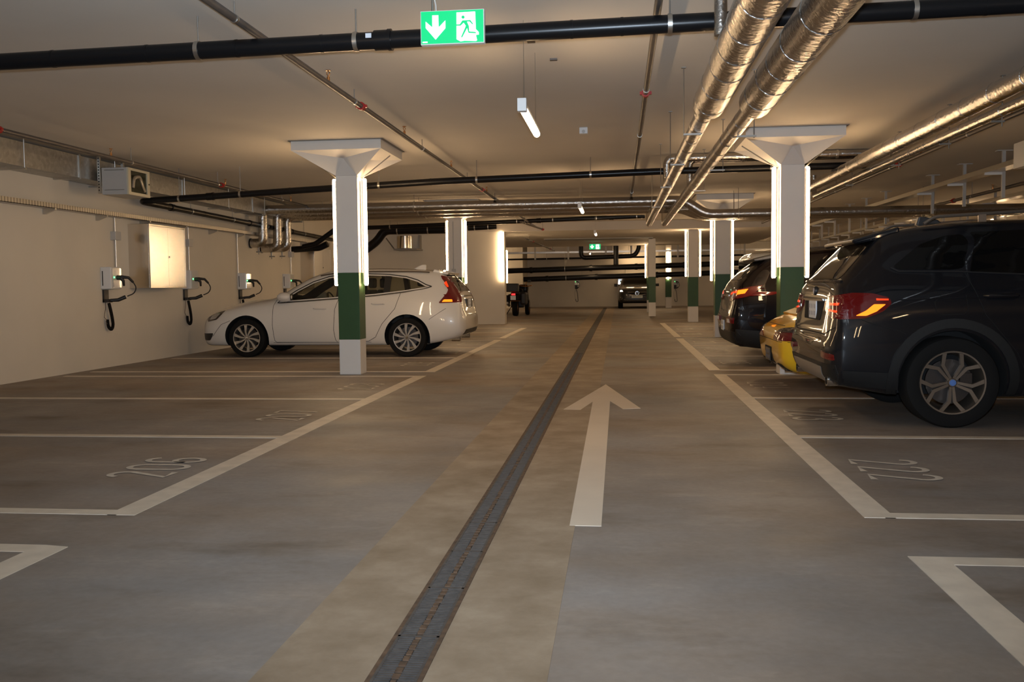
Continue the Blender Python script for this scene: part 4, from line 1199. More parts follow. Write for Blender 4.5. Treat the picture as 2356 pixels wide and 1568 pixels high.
for sg in (1, -1):
    for xw in (.96, 3.736):
        wheel(volvo, xw, sg*.905, .325, .235, .215, sg, 'ten')
    tr = volvo.patch('window_surround', sideglass, M_BLKPL, 'side', sg, off=.003, res=.07) if False else None
    # black frame strips along the glass edge
    volvo.line('window_trim', [*sideglass, sideglass[0]], M_BLKPL, .009, 'side', sg, off=.002, step=.08)
    for (xp, xq) in ((1.27, 1.36), (1.72, 1.75), (2.08, 2.17)):
        seg = clip_x(inner, xp-.01, xq+.01)
        volvo.patch('pillar_trim', seg, M_BLKPL, 'side', sg, off=.004, res=.08)
    for k, w_ in enumerate(wins):
        volvo.patch('window_glass', w_, M_GLASS, 'side', sg, off=-.006, res=.08, thick=.004)
    volvo.line('chrome_strip', [(.60, 1.140), (1.0, 1.068), (1.5, 1.013), (2.15, .968), (2.7, .933), (3.17, .904)], M_ALLOY, .005, 'side', sg, off=.006)
    # door shut lines
    volvo.line('door_gap', [(3.22, .965), (3.26, .86), (3.27, .55), (3.25, .28), (3.22, .25), (2.16, .245)], M_CAVITY, .0035, 'side', sg)
    volvo.line('door_gap', [(2.13, .975), (2.19, .80), (2.21, .45), (2.19, .29), (2.16, .245), (1.62, .265), (1.50, .33), (1.38, .55), (1.16, .80), (1.07, 1.07)], M_CAVITY, .0035, 'side', sg)
    volvo.line('sill_gap', [(3.28, .245), (1.58, .245)], M_CAVITY, .0025, 'side', sg)
    volvo.line('bumper_gap', [(4.35, .36), (4.18, .56), (4.02, .62)], M_CAVITY, .003, 'side', sg)
    volvo.line('bumper_gap', [(.58, .62), (.40, .74), (.30, .80)], M_CAVITY, .003, 'side', sg)
    for xh, zh in ((2.45, .815), (1.45, .885)):
        h0, n0 = volvo.proj((xh, zh), 'side', sg)
        m = MB().tube([(xh-.115, h0.y+sg*.008, zh-.004), (xh-.09, h0.y+sg*.034, zh), (xh+.08, h0.y+sg*.036, zh+.004), (xh+.11, h0.y+sg*.008, zh+.004)], [.007, .011, .012, .007], 8)
        obj('door_handle', m, M_WHITECAR, volvo.t, smooth=True)
    # mirror
    m = MB(); cx, cy, cz = 3.00, sg*.985, 1.015
    vs = []
    for i in range(9):
        for k in range(14):
            a = PI*i/8; b = 2*PI*k/14
            vs.append((cx+.13*math.cos(a)+.02, cy+.105*math.sin(a)*math.cos(b), cz+.082*math.sin(a)*math.sin(b)))
    fs = [(i*14+k, i*14+(k+1) % 14, (i+1)*14+(k+1) % 14, (i+1)*14+k) for i in range(8) for k in range(14)]
    m.add(vs, fs); mo = obj('mirror', m, M_WHITECAR, volvo.t, smooth=True)
    obj('mirror_glass', MB().box((2.90, cy-.075, cz-.05), (2.905, cy+.075, cz+.05)), M_CHROME, mo, bevel=.002)
    obj('mirror_foot', MB().tube([(3.06, sg*.80, .945), (3.03, sg*.95, .955)], .028, 8), M_BLKPL, mo)
    # roof rail
    volvo.line('roof_rail', [(.62, .60), (1.2, .605), (2.0, .60), (2.5, .61)], M_ALLOYD, .014, 'top', off=.018) if sg > 0 else volvo.line('roof_rail', [(.62, -.60), (1.2, -.605), (2.0, -.60), (2.5, -.61)], M_ALLOYD, .014, 'top', off=.018)
    # tail lamp, tall boomerang
    tl = volvo.patch('tail_lamp', [(.43, 1.345), (.28, 1.32), (.19, 1.20), (.085, 1.06), (.10, .895), (.41, .885), (.42, .90), (.30, 1.05), (.285, 1.10), (.30, 1.16), (.40, 1.29)], M_TAILRED, 'side', sg, off=.008, res=.04, round_=.015)
    volvo.patch('lamp_element', [(.37, .905), (.20, .905), (.21, .945), (.34, .945)], M_REFLFLASH, 'side', sg, off=.011, res=.04, parent=tl, label='glowing orange reflector', round_=.01)
    volvo.patch('lamp_element', [(.36, 1.22), (.31, 1.15), (.28, 1.15), (.33, 1.25)], M_TAILFLASH, 'side', sg, off=.010, res=.04, parent=tl, label='red element with painted flash glow', round_=.01)
    tl2 = volvo.patch('tail_lamp', [(sg*.62, 1.06), (sg*.80, 1.03), (sg*.83, .90), (sg*.66, .90), (sg*.60, .98)], M_TAILRED, 'rear', off=.006, res=.05)
    # head lamp
    hl = volvo.patch('head_lamp', [(4.44, .72), (4.27, .775), (4.14, .79), (4.20, .715), (4.28, .635), (4.46, .60), (4.50, .64)], M_SMOKE, 'side', sg, off=.005, res=.04, round_=.02)
    volvo.patch('lamp_lens', [(4.40, .70), (4.28, .74), (4.22, .74), (4.30, .655), (4.42, .63)], M_CLEARLENS, 'side', sg, off=.009, res=.04, parent=hl, round_=.02)
    volvo.patch('fog_recess', [(4.60, .40), (4.34, .41), (4.36, .36), (4.42, .285), (4.58, .28)], M_BLKPL, 'side', sg, off=.004, res=.05, round_=.02)
    obj('tail_pipe', MB().lathe([(.036, 0), (.042, 0), (.042, .14), (.036, .14)], 'X', (.13, sg*.52, .275), 16, close=True), M_CHROME, volvo.t, smooth=True)
volvo.patch('rear_window', [(-.52, 1.08), (.52, 1.08), (.50, 1.30), (.44, 1.37), (-.44, 1.37), (-.50, 1.30)], M_TINT, 'rear', off=.004, res=.08, round_=.04)
volvo.patch('windscreen', [(-.62, 1.045), (.62, 1.045), (.60, 1.10), (.54, 1.34), (.46, 1.40), (-.46, 1.40), (-.54, 1.34), (-.60, 1.10)], M_GLASS, 'front', off=.003, res=.08, round_=.04)
volvo.patch('rear_bumper_trim', [(-.70, .36), (.70, .36), (.62, .44), (-.62, .44)], M_BLKPL, 'rear', off=.004, res=.08)
volvo.box('number_plate_recess', (.04, -.30, .80), (.09, .30, .95), M_BLKPL)
plate(volvo, .045, 0, .87, .30, .15, -1)
volvo.line('tailgate_strip', [(-.42, 1.0), (.42, 1.0)], M_CHROME, .014, 'rear', off=.008)
obj('roof_spoiler', MB().add([(.30, -.55, 1.395), (.30, .55, 1.395), (.55, .56, 1.455), (.55, -.56, 1.455), (.33, -.55, 1.36), (.33, .55, 1.36), (.58, .56, 1.41), (.58, -.56, 1.41)], [(0, 1, 2, 3), (4, 7, 6, 5), (0, 4, 5, 1), (1, 5, 6, 2), (2, 6, 7, 3), (3, 7, 4, 0)]), M_WHITECAR, volvo.t, bevel=.012)
obj('antenna_fin', MB().prism([(.80, 1.46), (1.02, 1.472), (.98, 1.50), (.88, 1.545), (.80, 1.545)], -.025, .025, 'Y'), M_WHITECAR, volvo.t, bevel=.008)
# interior
def seat(car, x, y, z0, s=1):
    m = MB().box((x-.22, y-.24, z0), (x+.28, y+.24, z0+.14))
    m.add([(x-.20, y-.24, z0+.1), (x-.20, y+.24, z0+.1), (x-.42, y+.22, z0+.62), (x-.42, y-.22, z0+.62), (x-.32, y-.24, z0+.1), (x-.32, y+.24, z0+.1), (x-.52, y+.22, z0+.62), (x-.52, y-.22, z0+.62)], [(0, 1, 2, 3), (4, 7, 6, 5), (0, 4, 5, 1), (1, 5, 6, 2), (2, 6, 7, 3), (3, 7, 4, 0)])
    m.box((x-.53, y-.13, z0+.65), (x-.44, y+.13, z0+.82))
    return obj('seat', m, M_SEAT, car.t, bevel=.03)
for y in (-.38, .38):
    seat(volvo, 2.15, y, .50); seat(volvo, 1.30, y, .52)
sw = MB(); sw.tube([(2.62+.07*math.sin(a), -.38+.17*math.cos(a), .92+.16*math.sin(a)) for a in [2*PI*i/24 for i in range(25)]], .014, 8)
sw.box((2.60, -.5, .90), (2.64, -.26, .94))
obj('steering_wheel', sw, M_BLKPL, volvo.t, smooth=True)
obj('dashboard', MB().box((2.72, -.72, .62), (3.0, .72, .93)), M_SEAT, volvo.t, bevel=.05)

# ================================================================== dark grey SUV (tail to the aisle)
X3 = [
 (0.00, .46,.52, .56,.74, .62,.74, .66,.66, .68,.50, .69),
 (0.025,.40,.68, .56,.84, .66,.83, .71,.74, .73,.56, .74),
 (0.055,.36,.74, .56,.885,.72,.87, .84,.76, .89,.60, .91),
 (0.075,.34,.77, .57,.90, .84,.87, 1.00,.76, 1.06,.62, 1.09),
 (0.10, .32,.79, .58,.915,.92,.88, 1.09,.77, 1.14,.62, 1.165),
 (0.20, .30,.81, .60,.93, .98,.89, 1.15,.78, 1.245,.64,1.285),
 (0.34, .28,.83, .62,.94, 1.02,.90, 1.20,.79, 1.39,.64, 1.44),
 (0.46, .26,.84, .64,.945,1.04,.905,1.23,.80, 1.50,.635,1.555),
 (0.62, .25,.845,.66,.945,1.04,.91, 1.235,.805,1.56,.63,1.61),
 (1.00, .24,.85, .68,.945,1.03,.915,1.22,.815,1.605,.625,1.655),
 (1.60, .24,.85, .66,.94, 1.01,.915,1.19,.825,1.625,.625,1.676),
 (2.30, .24,.85, .64,.94, 1.00,.915,1.16,.83, 1.61,.63, 1.665),
 (2.75, .24,.85, .64,.94, .99,.915,1.13,.83, 1.52,.65, 1.59),
 (3.10, .24,.85, .64,.94, .98,.91, 1.11,.825,1.36,.68, 1.43),
 (3.45, .24,.85, .64,.94, .97,.905,1.08,.81, 1.15,.71, 1.20),
 (3.70, .24,.85, .64,.94, .96,.90, 1.05,.79, 1.09,.66, 1.11),
 (4.20, .25,.84, .60,.925,.92,.87, .98,.76, 1.02,.62, 1.04),
 (4.50, .28,.78, .56,.87, .86,.82, .92,.72, .95,.56, .965),
 (4.65, .30,.68, .54,.76, .76,.72, .82,.64, .86,.5, .87),
 (4.70, .36,.55, .54,.62, .70,.60, .74,.54, .77,.42, .78)]
suv = Car('suv', 'dark grey SUV with its tail to the aisle, nearest on the right', (1.675, 8.635, 0), 0, X3, M_GREYCAR, [(.945, .36, 0), (3.809, .36, 0)], .415)
for sg in (-1, 1):
    for xw in (.945, 3.809):
        wheel(suv, xw, sg*.925, .362, .25, .245, sg, 'vee', M_ALLOYD)
    # wheel arch cladding
    for xw in (.945, 3.809):
        a0, a1 = math.radians(-14), math.radians(194)
        n = 26; out = [(xw+.50*math.cos(a0+(a1-a0)*i/n), .37+.50*math.sin(a0+(a1-a0)*i/n)) for i in range(n+1)]
        inn = [(xw+.428*math.cos(a1-(a1-a0)*i/n), .37+.428*math.sin(a1-(a1-a0)*i/n)) for i in range(n+1)]
        poly = [(px, max(.27, pz)) for px, pz in out+inn]
        suv.patch('arch_cladding', poly, M_DKPL, 'side', sg, off=.010, res=.07)
    suv.patch('sill_cladding', [(1.48, .27), (3.40, .27), (3.40, .40), (1.50, .40)], M_DKPL, 'side', sg, off=.008, res=.1)
    suv.patch('bumper_cladding', [(.10, .34), (.54, .30), (.53, .44), (.06, .46)], M_DKPL, 'side', sg, off=.006, res=.08)
    g = suv.patch('window_glass', [(.52, 1.285), (.56, 1.26), (.98, 1.255), (1.06, 1.27), (1.12, 1.48), (1.08, 1.54), (.94, 1.53), (.74, 1.46)], M_TINT, 'side', sg, off=.003, res=.06, round_=.03)
    suv.patch('window_glass', [(1.10, 1.235), (1.17, 1.50), (1.14, 1.555), (1.95, 1.58), (1.98, 1.20)], M_TINT, 'side', sg, off=.003, res=.08, round_=.02)
    suv.patch('window_glass', [(2.04, 1.19), (2.04, 1.58), (2.55, 1.53), (2.95, 1.37), (3.30, 1.16)], M_TINT, 'side', sg, off=.003, res=.08, round_=.02)
    suv.line('window_trim', [(.50, 1.275), (.56, 1.245), (1.0, 1.238), (2.0, 1.185), (3.32, 1.145)], M_BLKPL, .007, 'side', sg, off=.004)
    suv.line('door_gap', [(1.50, .42), (1.42, .60), (1.18, .90), (1.06, 1.23)], M_CAVITY, .003, 'side', sg)
    suv.line('door_gap', [(2.02, .42), (2.03, 1.0), (2.0, 1.19)], M_CAVITY, .003, 'side', sg)
    suv.line('bumper_gap', [(.24, .865), (.36, .82), (.52, .78), (.58, .75)], M_CAVITY, .003, 'side', sg)
    suv.line('shoulder_crease', [(.52, 1.02), (1.0, 1.03), (2.0, 1.03), (3.3, 1.0)], M_GREYCAR, .006, 'side', sg, off=.0)
    if sg < 0:
        suv.line('fuel_flap', [(.86, 1.06), (.80, 1.0), (.81, .93), (.85, .90), (1.02, .905), (1.05, .94), (1.04, 1.05)], M_CAVITY, .0025, 'side', sg)
    for xh, zh in ((1.30, 1.045), (2.22, 1.02)):
        h0, n0 = suv.proj((xh, zh), 'side', sg)
        m = MB().tube([(xh-.13, h0.y+sg*.008, zh), (xh-.10, h0.y+sg*.040, zh), (xh+.10, h0.y+sg*.042, zh), (xh+.13, h0.y+sg*.008, zh)], [.010, .017, .017, .010], 10)
        obj('door_handle', m, M_GREYCAR, suv.t, smooth=True)
    # tail lamps: side wrap and rear face
    tl = suv.patch('tail_lamp', [(.07, 1.055), (.20, 1.075), (.34, 1.07), (.46, 1.035), (.475, .99), (.40, .925), (.27, .875), (.08, .865), (.05, .90)], M_TAILRED, 'side', sg, off=.010, res=.035, round_=.02)
    suv.patch('lamp_element', [(.20, .895), (.28, .895), (.36, .93), (.43, .985), (.34, .985), (.28, .935)], M_REFLFLASH, 'side', sg, off=.013, res=.03, parent=tl, label='glowing orange reflector', round_=.01)
    suv.patch('lamp_element', [(.36, 1.015), (.45, 1.015), (.45, 1.028), (.36, 1.03)], M_TAILFLASH, 'side', sg, off=.012, res=.03, parent=tl, label='red element with painted flash glow')
    tr_ = suv.patch('tail_lamp', [(sg*.46, 1.00), (sg*.62, 1.045), (sg*.80, 1.06), (sg*.895, 1.02), (sg*.90, .89), (sg*.78, .865), (sg*.60, .90), (sg*.48, .945)], M_TAILRED, 'rear', off=.010, res=.04, round_=.02)
    suv.patch('lamp_element', [(sg*.64, .995), (sg*.84, .995), (sg*.84, .975), (sg*.64, .975)], M_TAILFLASH, 'rear', off=.014, res=.04, parent=tr_, label='red bar with painted flash glow')
    suv.patch('lamp_element', [(sg*.64, .945), (sg*.84, .935), (sg*.84, .918), (sg*.64, .928)], M_TAILFLASH, 'rear', off=.014, res=.04, parent=tr_, label='red bar with painted flash glow')
    suv.patch('lamp_element', [(sg*.54, .965), (sg*.61, .965), (sg*.61, .94), (sg*.54, .94)], M_CLEARLENS, 'rear', off=.014, res=.04, parent=tr_, label='clear reversing lamp')
    suv.patch('bumper_reflector', [(sg*.62, .60), (sg*.87, .585), (sg*.87, .535), (sg*.62, .55)], M_TAILRED, 'rear', off=.008, res=.05, round_=.01, label='red bumper reflector')
    o = obj('tail_pipe', MB().lathe([(.042, 0), (.050, 0), (.050, .20), (.042, .20)], 'X', (.035, sg*.64, .355), 20, close=True), M_CHROME, suv.t, smooth=True)
    obj('pipe_inside', MB().lathe([(.0005, .05), (.042, .05)], 'X', (.035, sg*.64, .355), 20), M_CAVITY, o)
    # roof rail
    m = MB().tube([(.80, sg*.625, 1.63), (.88, sg*.625, 1.688), (1.6, sg*.625, 1.722), (2.4, sg*.63, 1.708), (2.52, sg*.64, 1.655)], .014, 8, fil=.05)
    for xx in (1.25, 1.9): m.box((xx-.03, sg*.625-.012, 1.64), (xx+.03, sg*.625+.012, 1.71))
    obj('roof_rail', m, M_ALLOYD, suv.t, smooth=True)
    m = MB().add([(3.05, sg*.95, 1.10), (3.05, sg*1.12, 1.10), (3.05, sg*1.12, 1.24), (3.05, sg*.95, 1.24), (3.17, sg*.97, 1.12), (3.17, sg*1.09, 1.12), (3.17, sg*1.09, 1.21), (3.17, sg*.97, 1.21)], [(0, 1, 2, 3), (4, 7, 6, 5), (0, 4, 5, 1), (1, 5, 6, 2), (2, 6, 7, 3), (3, 7, 4, 0)]).tube([(3.10, sg*.82, 1.10), (3.12, sg*.98, 1.13)], .025, 8)
    obj('mirror', m, M_GREYCAR, suv.t, bevel=.02)
suv.patch('rear_window', [(-.62, 1.19), (.62, 1.19), (.58, 1.40), (.53, 1.485), (-.53, 1.485), (-.58, 1.40)], M_TINT, 'rear', off=.004, res=.07, round_=.04)
suv.patch('windscreen', [(-.64, 1.18), (.64, 1.18), (.58, 1.45), (.54, 1.60), (-.54, 1.60), (-.58, 1.45)], M_TINT, 'front', off=.003, res=.08, round_=.04)
obj('roof_spoiler', MB().add([(.25, -.56, 1.515), (.25, .56, 1.515), (.62, .60, 1.615), (.62, -.60, 1.615), (.27, -.54, 1.475), (.27, .54, 1.475), (.62, .60, 1.545), (.62, -.60, 1.545)], [(0, 1, 2, 3), (4, 7, 6, 5), (0, 4, 5, 1), (1, 5, 6, 2), (2, 6, 7, 3), (3, 7, 4, 0)]), M_GREYCAR, suv.t, bevel=.018)
obj('brake_light', MB().box((.262, -.14, 1.485), (.275, .14, 1.505)), M_TAILRED, suv.t)
obj('antenna_fin', MB().prism([(.92, 1.655), (1.14, 1.668), (1.10, 1.70), (1.0, 1.728), (.94, 1.728)], -.035, .035, 'Y'), M_BLKPL, suv.t, bevel=.01)
suv.patch('number_plate_recess', [(-.33, .84), (.33, .84), (.40, 1.00), (-.40, 1.00)], M_CAVITY, 'rear', off=.004, res=.08, round_=.03)
plate(suv, .048, -.02, .925, .30, .155, -1)
suv.line('tailgate_strip', [(-.40, 1.015), (.40, 1.015)], M_CHROME, .010, 'rear', off=.012)
suv.line('tailgate_lip', [(-.70, 1.165), (-.4, 1.175), (.4, 1.175), (.70, 1.165)], M_GREYCAR, .014, 'rear', off=.004)
suv.line('tailgate_gap', [(-.84, .80), (-.6, .735), (.6, .735), (.84, .80)], M_CAVITY, .004, 'rear')
suv.patch('skid_plate', [(-.52, .335), (.52, .335), (.60, .47), (-.60, .47)], mat('satin silver trim', (.42, .40, .37), .35, metal=.7), 'rear', off=.010, res=.08, round_=.03, label='silver bumper insert')
suv.patch('bumper_trim', [(-.86, .36), (.86, .36), (.87, .50), (-.87, .50)], M_DKPL, 'rear', off=.004, res=.08)
m = MB().lathe([(.0005, -.016), (.036, -.016), (.041, -.008), (.041, .02)], 'X', (.075, 0, 1.09), 28)
eb = obj('emblem', m, M_BLKPL, suv.t, smooth=True, label='round badge on the tailgate')
m = MB()
for q in (0, 2):
    m.add([V((.057, 0, 1.09))]+[V((.057, .027*math.cos(PI/2*q+PI/2*i/6), 1.09+.027*math.sin(PI/2*q+PI/2*i/6))) for i in range(7)], [(0, i+1, i+2) for i in range(6)])
obj('emblem_quarters', m, M_HUB, eb)
m = MB()
for q in (1, 3):
    m.add([V((.057, 0, 1.09))]+[V((.057, .027*math.cos(PI/2*q+PI/2*i/6), 1.09+.027*math.sin(PI/2*q+PI/2*i/6))) for i in range(7)], [(0, i+1, i+2) for i in range(6)])
obj('emblem_quarters', m, M_PLATE, eb)

# ================================================================== yellow sports car
P9 = [
 (0.00, .40,.52, .48,.66, .54,.66, .58,.58, .60,.45, .61),
 (0.03, .30,.66, .46,.76, .58,.74, .63,.66, .65,.52, .66),
 (0.09, .24,.70, .46,.82, .62,.79, .67,.70, .70,.56, .71),
 (0.22, .19,.74, .47,.865,.67,.83, .735,.72,.77,.58, .785),
 (0.45, .17,.76, .48,.885,.73,.845,.80,.72, .85,.56, .87),
 (0.80, .16,.77, .50,.885,.77,.84, .85,.71, .95,.53, .99),
 (1.20, .16,.77, .50,.87, .79,.82, .885,.73,1.10,.52, 1.15),
 (1.65, .16,.77, .50,.85, .79,.81, .895,.76,1.22,.52, 1.27),
 (2.10, .16,.77, .50,.85, .78,.81, .885,.77,1.25,.52, 1.305),
 (2.45, .16,.77, .50,.855,.76,.81, .87,.76, 1.18,.55, 1.245),
 (2.80, .16,.77, .50,.865,.73,.81, .85,.74, 1.02,.60, 1.06),
 (3.05, .16,.77, .50,.87, .72,.80, .80,.72, .84,.60, .86),
 (3.60, .16,.76, .48,.865,.68,.78, .72,.66, .75,.52, .77),
 (4.00, .17,.72, .45,.80, .58,.72, .61,.62, .635,.5, .65),
 (4.30, .19,.60, .40,.66, .48,.60, .50,.54, .52,.42, .53),
 (4.43, .26,.44, .38,.50, .43,.48, .45,.42, .46,.32, .465)]
por = Car('sports_car', 'yellow sports car tucked behind the dark grey SUV', (1.70, 10.95, 0), 0, P9, M_YELLOW, [(.96, .315, 0), (3.31, .315, 0)], .36)
for sg in (-1, 1):
    for xw in (.96, 3.31): wheel(por, xw, sg*.865, .315, .235, .24, sg, 'five', M_ALLOY)
    tl = por.patch('tail_lamp', [(sg*.36, .545), (sg*.84, .545), (sg*.85, .66), (sg*.74, .675), (sg*.56, .66), (sg*.42, .60)], M_TAILRED, 'rear', off=.008, res=.05, round_=.03)
    por.patch('lamp_lens', [(sg*.47, .63), (sg*.58, .665), (sg*.74, .685), (sg*.85, .67), (sg*.85, .63)], M_SMOKE, 'rear', off=.011, res=.05, parent=tl, round_=.01, label='smoked upper lens')
    tl = por.patch('tail_lamp', [(.06, .545), (.40, .55), (.36, .63), (.24, .69), (.12, .67)], M_TAILRED, 'side', sg, off=.008, res=.05, round_=.02)
    por.patch('lamp_lens', [(.08, .635), (.36, .635), (.30, .67), (.22, .695), (.12, .68)], M_SMOKE, 'side', sg, off=.011, res=.05, parent=tl)
    por.patch('window_glass', [(.95, .93), (1.3, 1.06), (1.65, 1.17), (2.15, 1.19), (2.45, 1.11), (2.75, .91), (2.0, .91)], M_TINT, 'side', sg, off=.003, res=.08)
    por.line('bumper_gap', [(.02, .535), (.2, .535), (.45, .54), (.56, .55)], M_CAVITY, .003, 'side', sg)
    obj('tail_pipe', MB().lathe([(.03, 0), (.036, 0), (.036, .12), (.03, .12)], 'X', (.10, sg*.50, .235), 14, close=True), M_CHROME, por.t, smooth=True)
    por.patch('exhaust_cutout', [(sg*.36, .215), (sg*.68, .215), (sg*.64, .29), (sg*.40, .29)], M_CAVITY, 'rear', off=.006, res=.05, round_=.02)
por.line('bumper_gap', [(-.74, .535), (.74, .535)], M_CAVITY, .003, 'rear')
m = MB()
for k in range(9):
    xx = .40+k*.055; zz = .872+k*.021
    m.add([(xx-.028, -.44, zz+.010), (xx-.028, .44, zz+.010), (xx+.02, .44, zz+.030), (xx+.02, -.44, zz+.030), (xx-.02, -.44, zz-.02), (xx-.02, .44, zz-.02)], [(0, 1, 2, 3), (0, 4, 5, 1), (0, 3, 4), (1, 5, 2)])
obj('engine_lid_louvres', m, M_YELLOW, por.t)
obj('rear_spoiler', MB().add([(.24, -.50, .815), (.24, .50, .815), (.42, .48, .885), (.42, -.48, .885), (.26, -.50, .79), (.26, .50, .79), (.44, .48, .84), (.44, -.48, .84)], [(0, 1, 2, 3), (4, 7, 6, 5), (0, 4, 5, 1), (1, 5, 6, 2), (2, 6, 7, 3), (3, 7, 4, 0)]), M_YELLOW, por.t, bevel=.01)
por.patch('rear_window', [(1.0, -.42), (1.45, -.40), (1.45, .40), (1.0, .42)], M_TINT, 'top', off=.003, res=.08)
por.patch('number_plate_recess', [(-.20, .27), (.20, .27), (.22, .45), (-.22, .45)], M_CAVITY, 'rear', off=.006, res=.06, round_=.02)
plate(por, -.004, 0, .36, .30, .14, -1, m=mat('dark number plate', (.05, .045, .04), .35))
por.line('lid_gap', [(-.55, .70), (.55, .70)], M_CAVITY, .003, 'rear')

# ================================================================== black crossover
MK = [(r[0]*.97,)+tuple(v for v in r[1:]) for r in X3]
MK = [
 (0.00, .50,.50, .60,.70, .68,.72, .72,.64, .75,.48, .76),
 (0.03, .38,.66, .58,.82, .74,.82, .82,.72, .86,.56, .88),
 (0.07, .33,.72, .58,.87, .86,.85, .97,.75, 1.02,.60, 1.05),
 (0.12, .30,.76, .60,.89, .94,.86, 1.08,.76, 1.14,.62, 1.17),
 (0.24, .28,.79, .62,.905,.99,.865,1.15,.765,1.26,.62,1.30),
 (0.40, .26,.81, .63,.915,1.01,.87, 1.19,.77, 1.38,.61, 1.43),
 (0.58, .25,.82, .64,.92, 1.01,.88, 1.20,.78, 1.48,.60, 1.535),
 (0.95, .24,.83, .66,.93, 1.00,.89, 1.19,.79, 1.55,.60, 1.60),
 (1.60, .24,.83, .66,.92, .99,.89, 1.16,.80, 1.59,.60, 1.645),
 (2.30, .24,.83, .64,.92, .98,.89, 1.13,.81, 1.575,.61,1.635),
 (2.75, .24,.83, .64,.92, .97,.89, 1.10,.81, 1.49,.63, 1.56),
 (3.10, .24,.83, .64,.92, .96,.88, 1.08,.80, 1.33,.66, 1.40),
 (3.45, .24,.83, .64,.92, .95,.88, 1.05,.79, 1.13,.69, 1.18),
 (3.70, .24,.83, .64,.92, .94,.87, 1.02,.77, 1.06,.64, 1.08),
 (4.15, .25,.80, .60,.89, .88,.84, .94,.74, .98,.60, 1.0),
 (4.40, .28,.70, .56,.78, .78,.74, .84,.66, .87,.5, .88),
 (4.52, .34,.55, .54,.62, .70,.60, .74,.54, .77,.42, .78)]
mk = Car('crossover', 'black crossover with a red wing-shaped tail lamp, beyond the yellow car', (1.52, 13.98, 0), 0, MK, M_BLACKCAR, [(.95, .35, 0), (3.64, .35, 0)], .40)
for sg in (-1, 1):
    for xw in (.95, 3.64): wheel(mk, xw, sg*.905, .35, .24, .23, sg, 'five', M_ALLOY)
    tl = mk.patch('tail_lamp', [(sg*.34, 1.02), (sg*.55, 1.06), (sg*.86, 1.09), (sg*.885, .99), (sg*.70, .92), (sg*.45, .92), (sg*.34, .96)], M_TAILRED, 'rear', off=.010, res=.05, round_=.02)
    mk.patch('lamp_element', [(sg*.50, 1.03), (sg*.80, 1.06), (sg*.80, 1.03), (sg*.50, 1.0)], M_TAILFLASH, 'rear', off=.014, res=.05, parent=tl)
    mk.patch('lamp_element', [(sg*.66, 1.02), (sg*.72, 1.03), (sg*.70, .95), (sg*.62, .95)], M_HOUSE, 'rear', off=.015, res=.05, parent=tl, label='white reversing lamp')
    tl = mk.patch('tail_lamp', [(.06, 1.06), (.28, 1.11), (.44, 1.13), (.36, 1.05), (.24, .98), (.06, .94)], M_TAILRED, 'side', sg, off=.010, res=.04, round_=.01)
    mk.patch('lamp_element', [(.10, 1.00), (.20, 1.02), (.25, 1.08), (.12, 1.06)], M_REFLFLASH, 'side', sg, off=.014, res=.04, parent=tl, label='amber indicator with painted flash glow')
    g = mk.patch('bumper_reflector', [(sg*.44, .68), (sg*.86, .69), (sg*.85, .61), (sg*.44, .61)], M_TAILRED, 'rear', off=.008, res=.05, label='red bumper reflector')
    mk.patch('reversing_lens', [(sg*.54, .67), (sg*.74, .67), (sg*.76, .62), (sg*.56, .62)], M_HOUSE, 'rear', off=.012, res=.05, parent=g)
    mk.patch('bumper_cladding', [(.02, .30), (.56, .28), (.54, .50), (.02, .54)], M_DKPL, 'side', sg, off=.008, res=.08)
    mk.patch('window_glass', [(.60, 1.24), (.78, 1.40), (1.0, 1.48), (2.4, 1.49), (2.8, 1.37), (3.3, 1.12), (2.0, 1.16), (1.0, 1.21)], M_TINT, 'side', sg, off=.003, res=.08, round_=.02)
    obj('roof_rail', MB().tube([(.8, sg*.60, 1.58), (.9, sg*.60, 1.63), (1.6, sg*.60, 1.66), (2.4, sg*.61, 1.64)], .013, 8, fil=.05), M_BLKPL, mk.t, smooth=True)
mk.patch('rear_window', [(-.58, 1.21), (.58, 1.21), (.55, 1.36), (.48, 1.46), (-.48, 1.46), (-.55, 1.36)], M_TINT, 'rear', off=.004, res=.07, round_=.04)
obj('roof_spoiler', MB().add([(.34, -.54, 1.50), (.34, .54, 1.50), (.70, .58, 1.58), (.70, -.58, 1.58), (.37, -.54, 1.46), (.37, .54, 1.46), (.70, .58, 1.51), (.70, -.58, 1.51)], [(0, 1, 2, 3), (4, 7, 6, 5), (0, 4, 5, 1), (1, 5, 6, 2), (2, 6, 7, 3), (3, 7, 4, 0)]), M_BLKPL, mk.t, bevel=.015)
plate(mk, -.006, .02, .56, .30, .15, -1)
mk.patch('bumper_cladding', [(-.86, .33), (.86, .33), (.87, .50), (-.87, .50)], M_DKPL, 'rear', off=.008, res=.08)
mk.line('tailgate_strip', [(-.33, .99), (.33, .99)], M_CHROME, .012, 'rear', off=.008)

